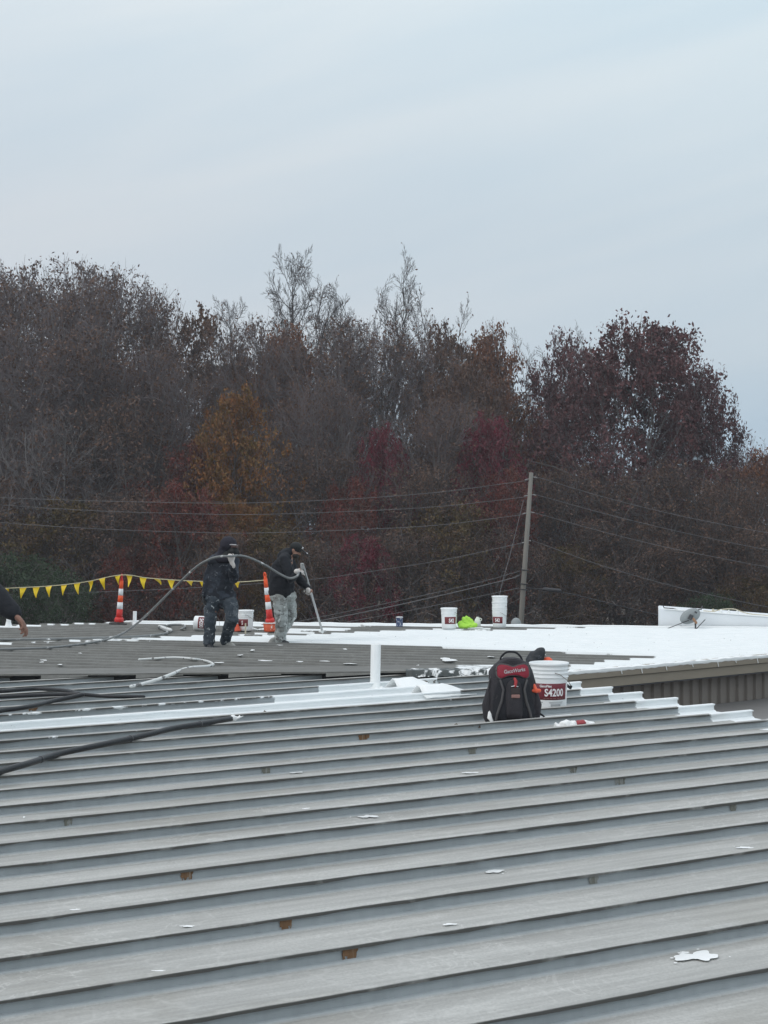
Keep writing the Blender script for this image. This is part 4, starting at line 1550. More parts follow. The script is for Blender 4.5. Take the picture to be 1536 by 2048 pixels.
remesh('jacket', jk, .013, M['jacket'], p1, 4, .011, 8)
tr = bmesh.new()
limb(tr, B(J(426, 1196), J(457, 1197)), [.125, .125], 12)
limb(tr, B(hips[0], J(421, 1220), J(420, 1244, -.03), J(419, 1268), J(418, 1285, .03)), [.128, .114, .096, .088, .092], 12)
limb(tr, B(hips[1], J(463, 1215, -.05), J(464, 1238, -.12), J(456, 1262, .08), J(450, 1282, .20)), [.130, .120, .104, .090, .084], 12)
remesh('trousers', tr, .013, M['pants_dark'], p1, 3, .014, 9)
hd = bmesh.new()
limb(hd, B(J(446, 1119, .03), J(449, 1106, .02), J(455, 1094, 0)), [.125, .115, .12], 14, 1.0)
bm_ball(hd, J(457, 1089.5, -.02) - O1, .138, .14, .135, 14)
bm_ball(hd, J(438, 1112, .06) - O1, .085, .09, .075, 12)
limb(hd, B(J(430, 1117), J(440, 1119, -.1), J(452, 1120, -.12)), [.055, .06, .05], 10)
o = remesh('hood', hd, .012, M['hood'], p1, 4, .006, 12)
ms = bmesh.new()
bm_ball(ms, J(467, 1104, -.11) - O1, .088, .085, .085, 14)
bm_ball(ms, J(472, 1106, -.12) - O1, .062, .06, .05, 12)
limb(ms, B(J(455, 1112, -.05), J(452, 1120, -.03)), [.10, .10], 12)
remesh('face_mask', ms, .010, M['mask'], p1, 3)
gg = bmesh.new()
ctr = J(466.5, 1093, -.125) - O1
bm_box(gg, ctr, .165, .07, .045, Matrix.Rotation(R(-35), 4, 'Z'), .016)
go = bm_obj('goggles', gg, M['lens'], p1, True)
gg = bmesh.new()
rt = Matrix.Rotation(R(-35), 4, 'Z')
limb(gg, [ctr + rt @ Vector((-.085, -.036, .026)), ctr + rt @ Vector((0, -.048, .030)), ctr + rt @ Vector((.085, -.036, .026))], .0085, 8)
bm_obj('rim', gg, M['goggle'], go, True)
for (w, d_, bk, ts, cu) in ((J(464, 1125, -.37), Vector((-.25, -.25, .95)), Vector((.5, -.85, .0)), 1, 1.25),):
    g_ = bmesh.new()
    hand(g_, w - O1, d_, bk, cu, 1.12, ts, .02)
    limb(g_, [w - O1 - d_.normalized() * .06, w - O1], [.04, .036], 10)
    remesh('glove', g_, .0055, M['glove'], p1, 2)
g_ = bmesh.new()
hand(g_, J(406, 1196, -.02) - O1, Vector((.25, 0, -.95)), Vector((-.9, -.3, 0)), .8, 1.05, 1, .03)
remesh('glove', g_, .0065, M['boot_dark'], p1, 2)
bt = bmesh.new(); boot(bt, J(418, 1286, .03) - O1 + Vector((0, 0, .0)), Vector((.25, -.95, 0)), 1.0); remesh('boot', bt, .011, M['boot_dark'], p1, 2)
bt = bmesh.new(); boot(bt, J(450, 1282, .20) - O1 + Vector((0, 0, .0)), Vector((.75, -.6, 0)), 1.0); remesh('boot', bt, .011, M['boot'], p1, 2)

# --- worker in the cap with the spray pole
Y2 = onF(562, 1287.5).y
J = lambda u, v, dy=0: at(u, v, Y2 + dy)
O2 = onF(560, 1287, .046)
p2 = empty('person', tuple(O2), 'person in black hoodie, cap and pale caked trousers bending over the spray pole', 'person')


def B(*pts): return [Vector(p) - O2 for p in pts]


body = bmesh.new()
limb(body, B(J(566, 1190), J(564, 1160), J(570, 1126), J(574, 1116)), [.12, .12, .14, .11], 12)
limb(body, B(J(572, 1116), J(583, 1105)), [.06, .056], 10)
hf, hu, hr, hc = head(body, J(591, 1100.5) - O2, Vector((.86, -.22, -.5)), Vector((.45, 0, .9)), .98)
limb(body, B(J(569, 1120, -.16), J(580, 1158, -.26), J(599, 1141, -.30)), [.05, .042, .032])
limb(body, B(J(576, 1118, .16), J(600, 1163, .12), J(622, 1182, -.02)), [.05, .042, .032])
limb(body, B(J(559, 1192, -.07), J(563, 1237, -.12), J(561, 1276, -.05)), [.08, .055, .042])
limb(body, B(J(573, 1192, .09), J(583, 1232, .10), J(556, 1273, .22)), [.08, .055, .042])
remesh('body', body, .013, M['skin'], p2, 2)
face_bits(p2, Vector((0, 0, 0)), hf, hu, hr, hc, .98)
bd = bmesh.new(); bm_ball(bd, hc - hu * .075 + hf * .045, .062, .066, .05, 12); remesh('beard', bd, .009, M['hair'], p2, 2)
jk = bmesh.new()
limb(jk, B(J(563, 1187), J(563, 1172), J(564, 1150), J(567, 1132), J(572, 1119)), [.205, .21, .205, .185, .13], 16, .85, (1, 0, 0))
limb(jk, B(J(569, 1118, -.15), J(571, 1115, 0), J(576, 1117, .15)), [.095, .11, .095], 12)
limb(jk, B(J(568, 1112), J(576, 1106), J(580, 1103)), [.11, .095, .08], 12)
limb(jk, B(J(569, 1120, -.16), J(577, 1142, -.23), J(582, 1160, -.27), J(597, 1146, -.31)), [.09, .083, .078, .052], 12)
limb(jk, B(J(577, 1119, .16), J(590, 1146, .16), J(602, 1164, .12), J(618, 1179, .0)), [.09, .08, .072, .052], 12)
limb(jk, B(J(552, 1186), J(576, 1187)), [.125, .125], 12)
remesh('hoodie', jk, .013, M['hoodie'], p2, 4, .010, 8)
bm = bmesh.new(); bm_ball(bm, J(583, 1121, -.205) - O2, .018, .012, .026, 10); bm_obj('chest_patch', bm, M['trim'], p2, True)
tr = bmesh.new()
limb(tr, B(J(556, 1192), J(577, 1192)), [.135, .13], 12)
limb(tr, B(J(559, 1194, -.06), J(561, 1215, -.10), J(563, 1238, -.12), J(562, 1260, -.07), J(561, 1280, -.05)), [.128, .118, .104, .092, .096], 12)
limb(tr, B(J(574, 1194, .09), J(581, 1215, .08), J(582, 1232, .10), J(568, 1256, .17), J(557, 1276, .22)), [.125, .112, .098, .086, .08], 12)
remesh('trousers', tr, .013, M['pants_light'], p2, 3, .014, 9)
cp = bmesh.new()
CM = Matrix((hr, hf, hu)).transposed().to_4x4()
bm_ball(cp, hc + hu * .048 - hf * .01, .092, .108, .088, 16, CM)
remesh('cap', cp, .010, M['mask'], p2, 3)
cp = bmesh.new()
limb(cp, [hc + hu * .058 + hf * .075, hc + hu * .060 + hf * .13, hc + hu * .048 + hf * .185], [.075, .078, .058], 14, .14, hr)
bm_obj('cap_peak', cp, M['mask'], p2, True)
cp = bmesh.new()
for i, (a, b_) in enumerate(((-.035, .03), (-.03, .035), (-.025, .02))):
    limb(cp, [hc + hu * (.10 - .018 * i) + hf * (.085 + .004 * i) + hr * a, hc + hu * (.10 - .018 * i) + hf * (.094 + .004 * i), hc + hu * (.10 - .018 * i) + hf * (.085 + .004 * i) + hr * b_], .0055, 6)
bm_obj('cap_lettering', cp, M['print'], p2)
cp = bmesh.new(); bm_ball(cp, hc + hu * .052 + hf * .19 - hr * .01, .03, .014, .010, 10, CM); bm_obj('peak_sticker', cp, M['print'], p2, True)
pole_top, pole_tip = J(605.5, 1128, -.33), onF(645, 1264, .09)
pd = (pole_tip - pole_top).normalized()
hb = J(624, 1186, -.0)
on_pole = lambda v: pole_top + (pole_tip - pole_top) * ((v - 1128) / (1264 - 1128))
for (w, tgt, bk, ts) in ((J(597, 1142, -.32), on_pole(1139), Vector((-.2, -.9, .4)), 1), (J(617, 1181, .0), on_pole(1187), Vector((.3, -.5, .8)), -1)):
    g_ = bmesh.new()
    d_ = (tgt - w)
    hand(g_, w - O2 + d_.normalized() * .0, d_, bk, 1.3, 1.12, ts, .02)
    limb(g_, [w - O2 - d_.normalized() * .06, w - O2], [.042, .038], 10)
    remesh('glove', g_, .0055, M['glove'], p2, 2)
bt = bmesh.new(); boot(bt, J(561, 1278, -.05) - O2, Vector((.7, -.7, 0))); remesh('boot', bt, .011, M['boot_dark'], p2, 2)
bt = bmesh.new(); boot(bt, J(555, 1272, .22) - O2, Vector((-.35, -.6, 0))); remesh('boot', bt, .011, M['boot'], p2, 2)

sp_o = empty('spray_pole', tuple(pole_top), 'grey spray gun pole held by the worker in the cap, its tip at the roof', 'spray gun')
bm = bmesh.new(); bm_tube(bm, [Vector((0, 0, 0)), (pole_tip - pole_top) * .98], .0195, 10); bm_obj('pole', bm, M['pole_metal'], sp_o, True)
bm = bmesh.new(); bm_tube(bm, [(pole_tip - pole_top) * .97, (pole_tip - pole_top) * 1.0], .026, 10); bm_tube(bm, [(pole_tip - pole_top) + Vector((-.05, 0, .01)), (pole_tip - pole_top) + Vector((.05, 0, .015))], .016, 8); bm_obj('nozzle', bm, M['hose_white'], sp_o, True)
bm = bmesh.new(); bm_box(bm, pd * .05 + Vector((-.02, -.02, .0)), .05, .035, .09, None, .01); bm_tube(bm, [pd * .10 + Vector((-.01, -.02, 0)), pd * .10 + Vector((-.055, -.03, -.10))], .014, 8); bm_obj('trigger_grip', bm, M['pole_metal'], sp_o, True)

hose('spray_hose', [J(597, 1146, -.42), J(594, 1152, -.46), J(585, 1156, -.5), J(575, 1155.5, -.55), J(556, 1146, -.65), J(530, 1130, -.8), J(500, 1116, -1.0), J(478, 1111, -1.1),
                    at(461, 1112.5, Y1 - .47), at(440, 1113, Y1 - .42), at(418, 1119, Y1 - .2), at(390, 1136, Y1 + .1), at(350, 1174, Y1 + .6), at(310, 1214, Y1 + 1.2), at(280, 1242, Y1 + 1.6), at(250, 1264, Y1 + 1.8),
                    onF(218, 1277.5, .06), onF(190, 1284, .055), onF(150, 1290, .055), onF(100, 1295, .055), onF(50, 1297, .055), onF(0, 1298.5, .055), onF(-60, 1300, .055)],
     .0185, M['hose_grey'], 'long grey spray hose arching over the hooded worker to the spray pole')

# --- person at the left edge, only a sleeve and a bare hand in the picture
Y3 = 9.5
J = lambda u, v, dy=0: at(u, v, Y3 + dy)
gz = PN(*st_of(J(-110, 1400))).z
O3 = Vector((J(-115, 1400).x, Y3, gz + .002))
p3 = empty('person', tuple(O3), 'person at the edge of the photo, only a dark sleeve and bare hand showing', 'person')


def B(*pts): return [Vector(p) - O3 for p in pts]


def Z(x, y, z): return Vector((x, y, z))


body = bmesh.new()
limb(body, [Z(0, 0, .92), Z(0, 0, 1.15), Z(0, 0, 1.38)], [.13, .13, .15], 12, .75)
limb(body, [Z(0, 0, 1.4), Z(0, 0, 1.52)], [.06, .056], 10)
hf, hu, hr, hc = head(body, Z(.02, 0, 1.63), Vector((.85, .5, -.15)), Vector((0, 0, 1)), 1.0)
wr3 = J(31, 1231, -.02) - O3
el3 = J(-42, 1160, .10) - O3
limb(body, [J(-60, 1078, .05) - O3, el3, wr3], [.05, .042, .033])
hand(body, wr3, Vector((.62, -.15, -.62)), Vector((.66, .25, .72)), .95, 1.0, -1, .02, (.55, .8, .95, 1.1))
limb(body, [Z(-.18, .08, 1.40), Z(-.25, .1, 1.12), Z(-.24, .02, .86)], [.05, .042, .033])
hand(body, Z(-.24, .02, .86), Vector((0, -.1, -1)), Vector((-1, 0, 0)), .5, 1.0, 1)
for k in (-1, 1):
    limb(body, [Z(k * .10, 0, .90), Z(k * .11, .0, .50), Z(k * .11, .02, .10)], [.08, .056, .043])
remesh('body', body, .0058, M['skin_dark'], p3, 2)
face_bits(p3, Vector((0, 0, 0)), hf, hu, hr, hc)
jk = bmesh.new()
limb(jk, [Z(0, 0, .86), Z(0, 0, 1.0), Z(0, 0, 1.2), Z(0, 0, 1.36), Z(0, 0, 1.45)], [.20, .20, .20, .19, .10], 16, .68, (1, 0, 0))
limb(jk, [Z(-.17, .02, 1.41), Z(0, 0, 1.44), J(-62, 1076, .05) - O3], [.085, .09, .085], 12)
limb(jk, [J(-60, 1078, .05) - O3, el3, el3.lerp(wr3, .55), el3.lerp(wr3, .93)], [.09, .088, .076, .058], 14)
limb(jk, [Z(-.18, .08, 1.40), Z(-.25, .1, 1.12), Z(-.24, .02, .9)], [.085, .075, .055], 12)
remesh('jacket', jk, .012, M['hoodie'], p3, 3, .007, 9)
tr = bmesh.new()
limb(tr, [Z(-.07, 0, .92), Z(.07, 0, .92)], [.13, .13], 12)
for k in (-1, 1):
    limb(tr, [Z(k * .10, 0, .90), Z(k * .11, .0, .50), Z(k * .11, .02, .08)], [.12, .095, .09], 12)
remesh('trousers', tr, .014, M['pants_dark'], p3, 3, .01, 9)
for k in (-1, 1):
    bt = bmesh.new(); boot(bt, Z(k * .11, .02, .105), Vector((.7, .6, 0))); remesh('boot', bt, .012, M['boot_dark'], p3, 2)
hh = bmesh.new(); bm_ball(hh, hc + hu * .04 - hf * .02, .085, .10, .092, 14, Matrix((hr, hf, hu)).transposed().to_4x4()); remesh('hair', hh, .011, M['hair'], p3, 2)

# ------------------------------------------------------------------ backpack
tp = TK[10] + .205
best = None
d = ray(1022.5, 1420)
for s in np.linspace(0, 7.5, 1500):
    P = PN(s, tp)
    e_ = abs(P.x / P.y - d.x)
    if best is None or e_ < best[0]: best = (e_, s)
pk = PN(best[1], tp)
bp = empty('backpack', tuple(pk), 'black backpack with red top panel standing on the metal seams', 'backpack', rz=R(4))
HB = .475


def half_w(z):
    f_ = z / HB
    if f_ < .12: return .176 + .008 * (f_ / .12)
    if f_ < .66: return .184 - .016 * ((f_ - .12) / .54)
    g_ = (f_ - .66) / .34
    return .168 * math.sqrt(max(0, 1 - g_ ** 2.3 * .93)) if g_ < 1 else .05


def front_y(x, z):
    hw = half_w(z)
    f_ = z / HB
    dep = .135 * (1 - .28 * f_) if f_ < .75 else .135 * (.79 - 1.0 * (f_ - .75))
    return -dep * (1 - min(1, abs(x) / hw) ** 2.6) ** .5


bm = bmesh.new()
rings = []
nz_, na = 30, 36
for i in range(nz_ + 1):
    z = HB * i / nz_
    hw = half_w(min(z, HB * .995))
    f_ = z / HB
    dep = .135 * (1 - .28 * f_) if f_ < .75 else .135 * (.79 - 1.0 * (f_ - .75))
    ring = []
    for k in range(na):
        a = 2 * math.pi * k / na
        cx, sy = math.cos(a), math.sin(a)
        x = hw * math.copysign(abs(cx) ** .62, cx)
        y = (dep if sy < 0 else .075) * math.copysign(abs(sy) ** .8, sy)
        p = Vector((x, y, z))
        wv = mnoise.noise(Vector((x * 13, y * 13, z * 11))) * .014 + mnoise.noise(Vector((x * 30, y * 30, z * 40))) * .004
        ring.append(bm.verts.new(p + Vector((cx, sy, 0)) * wv))
    rings.append(ring)
for A_, B_ in zip(rings, rings[1:]):
    for k in range(na): bm.faces.new((A_[k], A_[(k + 1) % na], B_[(k + 1) % na], B_[k]))
bm.faces.new(rings[0]); bm.faces.new(rings[-1])
bm_obj('main_bag', bm, M['black2'], bp, True)


def panel(name, outline, m, parent, lift=.012, edge=.006, smooth=True):
    """padded panel over the bag front: outline in (x, z)"""
    bm = bmesh.new()
    cx = sum(p[0] for p in outline) / len(outline); cz = sum(p[1] for p in outline) / len(outline)
    lv = []
    for f_, h in ((1.0, 0.0), (.985, lift * .7), (.93, lift), (.6, lift * 1.15), (.3, lift * 1.2)):
        lv.append([bm.verts.new((cx + (x - cx) * f_, front_y(cx + (x - cx) * f_, cz + (z - cz) * f_) - h, cz + (z - cz) * f_)) for x, z in outline])
    n = len(outline)
    for A_, B_ in zip(lv, lv[1:]):
        for k in range(n): bm.faces.new((A_[k], A_[(k + 1) % n], B_[(k + 1) % n], B_[k]))
    bm.faces.new(lv[-1])
    return bm_obj(name, bm, m, parent, smooth)


def on_bag(x, z, h=.0): return Vector((x, front_y(x, z) - h, z))


def smooth_outline(pts, sub=5):
    P = spline(list(pts) + [pts[0]], sub)
    return [(p[0], p[2]) for p in P[:-1]]


S3 = lambda pts: [(x, 0, z) for x, z in pts]
lower = smooth_outline(S3([(-.15, .05), (-.155, .15), (-.125, .28), (-.085, .335), (0, .350), (.085, .335), (.125, .28), (.155, .15), (.15, .05), (0, .035)]))
panel('front_pocket', lower, M['black'], bp, .022)
redp = smooth_outline(S3([(-.118, .385), (-.112, .42), (-.085, .437), (-.04, .432), (0, .420), (.04, .432), (.085, .437), (.112, .42), (.118, .385), (.115, .352), (.09, .338), (.05, .356), (0, .362), (-.05, .356), (-.09, .338), (-.115, .352)]), 3)
rp_ = panel('red_panel', redp, M['red'], bp, .020)
bm = bmesh.new(); bm_tube(bm, [on_bag(x, z, .012) for x, z in redp + redp[:1]], .0065, 6, False); bm_obj('panel_piping', bm, M['trim'], bp, True)
bm = text_mesh('GacoWorks', .036, .0006)
for v in bm.verts:
    x, z = v.co.x * .86 + .008, .383 + v.co.y + v.co.x * .10
    v.co = Vector((x, front_y(x, z) - .0285, z))
bm_obj('lettering', bm, M['greyprint'], rp_)
mid = smooth_outline(S3([(-.055, .06), (-.06, .2), (-.05, .30), (0, .335), (.05, .30), (.06, .2), (.055, .06), (0, .052)]))
panel('centre_pocket', mid, M['black2'], bp, .036)
for sx in (-1, 1):
    bm = bmesh.new()
    bm_tube(bm, [on_bag(sx * x, z, .028) for x, z in ((.095, .325), (.075, .26), (.088, .18), (.115, .10), (.128, .045))], [.008, .009, .010, .010, .009], 8)
    bm_obj('compression_strap', bm, M['trim'], bp, True)
    bm = bmesh.new()
    bm_tube(bm, [Vector((sx * .165, -.03, .05)), Vector((sx * .176, -.035, .14)), Vector((sx * .163, -.03, .245))], [.040, .042, .022], 12)
    bm_obj('side_pocket', bm, M['black2'], bp, True)
bm = bmesh.new()
hp = [(-.078, .0, .452), (-.070, .0, .485), (-.036, .0, .515), (0, .0, .52), (.04, .0, .512), (.072, .0, .480), (.084, .0, .448)]
bm_tube(bm, spline(hp, 4), .0075, 8)
bm_obj('carry_handle', bm, M['black'], bp, True)
bm = bmesh.new(); bm_tube(bm, [on_bag(.005, .338, .03), on_bag(.012, .322, .04), on_bag(.006, .288, .045)], [.010, .012, .011], 8); bm_obj('zip_pull', bm, M['redtag'], bp, True)
bm = bmesh.new(); bm_tube(bm, [on_bag(-.02, .285, .046), on_bag(.0, .290, .05), on_bag(.025, .284, .046)], .004, 6); bm_obj('key_ring', bm, M['alu'], bp, True)
bm = bmesh.new(); bm_box(bm, on_bag(.008, .253, .045), .062, .012, .045, None, .006); tg = bm_obj('tag', bm, M['patch2'], bp)
bm = bmesh.new(); bm_box(bm, on_bag(.008, .216, .046), .062, .012, .026, None, .006); bm_obj('tag', bm, M['patch'], bp)
bm = bmesh.new(); bm_tube(bm, [(.158, -.065, .285), (.162, -.075, .262), (.17, -.08, .246)], [.010, .014, .017], 10); bm_tube(bm, [(.15, -.075, .246), (.192, -.075, .246)], .0145, 10); bm_obj('whistle', bm, M['orange'], bp, True)
bm = bmesh.new(); bm_tube(bm, [(.0, .0, .0)] and [(-.165, -.075, .095), (-.17, -.10, .06), (-.155, -.105, .035)], [.012, .018, .012], 8, True, .5); bm_obj('white_cord', bm, M['rag'], bp, True)
bm = bmesh.new(); bm_tube(bm, spline([(.175, -.02, .085), (.215, -.04, .07), (.236, -.05, .045), (.226, -.06, .012), (.185, -.07, .006)], 5), .0075, 6); bm_obj('loose_strap', bm, M['black'], bp, True)
bm = bmesh.new(); bm_tube(bm, spline([(-.12, -.055, .40), (-.16, -.05, .33), (-.172, -.05, .26)], 5), .006, 6); bm_tube(bm, spline([(.12, -.055, .40), (.158, -.05, .33), (.17, -.05, .28)], 5), .006, 6); bm_obj('zip', bm, M['trim'], bp, True)

# dark jacket bundle and orange grip behind the bucket
pj = PN(Ybk[1] + .07, tb + .30)
blob('bundled_jacket', 'cloth', pj + Vector((-.05, .0, .0)), [(-.06, 0, .12, .10, .10, .13, 0, .2), (.0, 0, .26, .08, .08, .12, 0, .55), (.05, 0, .365, .07, .07, .08, 0, .7), (.085, -.01, .415, .048, .05, .045, 0, .2), (-.10, 0, .20, .06, .07, .12, 0, .6), (.04, .02, .20, .09, .09, .16, 0, 0)],
     M['bundle'], 'black bundled jacket leaning up behind the white bucket', 'jacket', .010, .012, 12)
o = empty('orange_tool', tuple(PN(Ybk[1] + .095, tb + .30)), 'orange handled tool poking up behind the white bucket', 'tool')
bm = bmesh.new(); bm_tube(bm, spline([(-.0, 0, .03), (.02, 0, .25), (.045, 0, .33), (.075, -.02, .355), (.09, -.02, .345)], 4), [.03] * 17, 10)
bm_obj('grip', bm, M['orange'], o, True)
bm = bmesh.new(); bm_tube(bm, [(.05, .0, .33), (.048, .0, .42)], .006, 8); bm_obj('stem', bm, M['tan'], o, True)

# gloves dropped on the pan in front of the bucket
tg_ = TK[9] + .20


def pan_at(u, t):
    d = ray(u, 1440)
    b_ = min(np.linspace(0, 7.5, 1500), key=lambda s: abs(PN(s, t).x / PN(s, t).y - d.x))
    return PN(b_, t)


g1 = pan_at(1131, tg_)
blob('work_glove', 'cloth', g1, [(-.05, 0, .022, .035, .03, .018, 0, .3), (.0, 0, .035, .05, .045, .03, 0, -.2), (.045, .01, .03, .045, .045, .03, 0, .3), (.05, -.03, .015, .03, .03, .016, 0, 0), (.01, -.04, .014, .05, .02, .014, 0, 0), (-.070, .0, .03, .014, .014, .02, 0, 0)],
     M['rag'], 'white crumpled work glove left of the red palmed glove', 'glove', .006, .008, 30, 'dropped work gloves')
g2 = pan_at(1174, tg_)
o = blob('work_glove', 'cloth', g2, [(.0, 0, .025, .05, .04, .026, 0, .2), (.05, 0, .018, .045, .035, .018, 0, .3), (.02, -.03, .012, .05, .02, .012, 0, 0)], M['rag'], 'white glove with red palm dropped in front of the bucket', 'glove', .006, .008, 30, 'dropped work gloves')
bm = bmesh.new(); bm_ball(bm, (-.055, -.01, .026), .036, .034, .030, 12); bm_ball(bm, (-.035, -.02, .035), .03, .03, .025, 12); remesh('palm', bm, .006, M['rag_red'], o, 2, .006, 40)

# clumps of dead leaves caught against the seams
for i, (u, v, k) in enumerate(((540, 1436, 12), (858, 1371, 15), (940, 1462, 9))):
    p = onN(u, v, .0)
    o = empty('dead_leaves', tuple(p), ('clump of dead leaves beside the frayed hose end', 'brown leaves caught behind the white seam caps', 'few dead leaves on the pan left of the backpack foot')[i], 'leaves', 'clumps of dead leaves')
    for j in range(9):
        c = Vector((rng.uniform(-.10, .10), rng.uniform(-.04, .04), .012 + rng.uniform(0, .03)))
        x, y = frame(Vector((rng.uniform(-1, 1), rng.uniform(-1, 1), 1)))
        r_ = rng.uniform(.016, .03)
        V = [c + x * r_ * 1.4, c + y * r_ * .6 + Vector((0, 0, .006)), c - x * r_ * 1.3, c - y * r_ * .6 + Vector((0, 0, .006)), c]
        mesh_obj('leaf', V, [(0, 1, 4), (1, 2, 4), (2, 3, 4), (3, 0, 4)], M['leafdead'], o)

# ------------------------------------------------------------------ utility pole and wires
YU = 64.0
ptop, pmid = at(1062.5, 945, YU), at(1042, 1240, YU)
pdir = (ptop - pmid).normalized()
pfoot = pmid - pdir * ((pmid.z) / pdir.z)
up = empty('utility_pole', tuple(pfoot), 'weathered wooden utility pole leaning in front of the autumn trees', 'utility pole')
bm = bmesh.new(); bm_tube(bm, [Vector((0, 0, -.5)), (ptop - pfoot) * .5, ptop - pfoot], [.135, .115, .088], 12, False); bm_obj('pole_shaft', bm, M['wood'], up, True)
on_p = lambda v: pmid.lerp(ptop, (1240 - v) / (1240 - 945))
for v, sx in ((958, -1), (991, -1), (1026, -1), (1085, -1), (954, 1), (989, 1), (1024, 1), (1081, 1)):
    p = on_p(v) - pfoot
    bm = bmesh.new()
    bm_tube(bm, [p + Vector((sx * .09, -.02, 0)), p + Vector((sx * .17, -.02, -.02)), p + Vector((sx * (.25 if v < 1050 else .18), -.02, -.035))], [.016, .026, .016], 8)
    bm_obj('insulator', bm, M['porcelain'], up, True)
for v in (1140, 1168, 1179):
    p = on_p(v) - pfoot
    bm = bmesh.new(); bm_tube(bm, [p + Vector((-.14, -.08, .015)), p + Vector((0, -.135, 0)), p + Vector((.16, -.08, -.015))], .024, 8); bm_obj('clamp_band', bm, M['cable'], up, True)


def wire(pts, label, m='wire', r=.0115):
    P = spline(pts, 6)
    O = Vector(P[0])
    o = empty('power_line', tuple(O), label, 'wire', 'wires strung on the utility pole')
    bm = bmesh.new(); bm_tube(bm, [p - O for p in P], r, 5, False); bm_obj('strand', bm, M[m], o)


W_ = lambda *pts: [at(u, v, YU + (abs(u - 1050) * .006)) for u, v in pts]
wire(W_((-150, 984), (0, 995), (200, 1002), (400, 1006), (512, 1005.5), (700, 998), (880, 984), (1055, 961)), 'topmost wire running left from the pole')
wire(W_((-150, 999), (0, 1010), (200, 1022), (400, 1028), (512, 1029), (700, 1023), (880, 1013), (1052, 994)), 'second wire from the top running left from the pole')
wire(W_((-150, 1030), (0, 1045), (200, 1058), (400, 1065), (512, 1066), (700, 1060), (880, 1050), (1048, 1029)), 'third wire from the top running left from the pole')
wire(W_((-150, 1190), (60, 1188), (200, 1184), (417, 1174), (620, 1159), (700, 1149), (880, 1121), (1044, 1086)), 'fourth wire left of the pole passing behind the pennants')
wire(W_((500, 1262), (700, 1222), (850, 1190), (965, 1163), (1040, 1142)), 'upper of the low cables left of the pole foot', 'wire')
wire(W_((480, 1272), (700, 1230), (860, 1196), (1011, 1160), (1039, 1150)), 'middle low cable left of the pole foot', 'wire', .02)
wire(W_((520, 1272), (700, 1243), (860, 1213), (1000, 1184), (1038, 1176)), 'lowest cable left of the pole foot', 'wire')
wire(W_((1070, 953), (1200, 992), (1330, 1025), (1450, 1050), (1536, 1065.5), (1700, 1090)), 'topmost wire running right from the pole')
wire(W_((1069, 988.6), (1200, 1025), (1330, 1057), (1450, 1083), (1536, 1099.7), (1700, 1127)), 'second wire from the top running right from the pole')
wire(W_((1067, 1025), (1200, 1062), (1330, 1094), (1450, 1118), (1536, 1134), (1700, 1160)), 'third wire from the top running right from the pole')
wire(W_((1064, 1081), (1200, 1130), (1330, 1168), (1440, 1194), (1536, 1214), (1700, 1242)), 'lowest bare wire running right down to the parapet')
wire(W_((1047, 1175), (1110, 1182), (1180, 1197), (1311, 1229), (1500, 1268)), 'thick dark cable right of the pole foot', 'cable', .022)
wire([at(1047, 1000, YU - .3), at(1020, 1110, YU - 1.4), at(1003, 1172, YU - 2), at(985, 1262, YU - 3)], 'slanting guy wire on the left of the pole')
o = empty('cable_splice', tuple(at(1104, 1180, YU + .3)), 'black splice case hanging on the cable right of the pole', 'splice case')
bm = bmesh.new(); bm_tube(bm, [(-.33, 0, .03), (.33, 0, -.03)], .085, 10); bm_obj('case', bm, M['cable'], o, True)

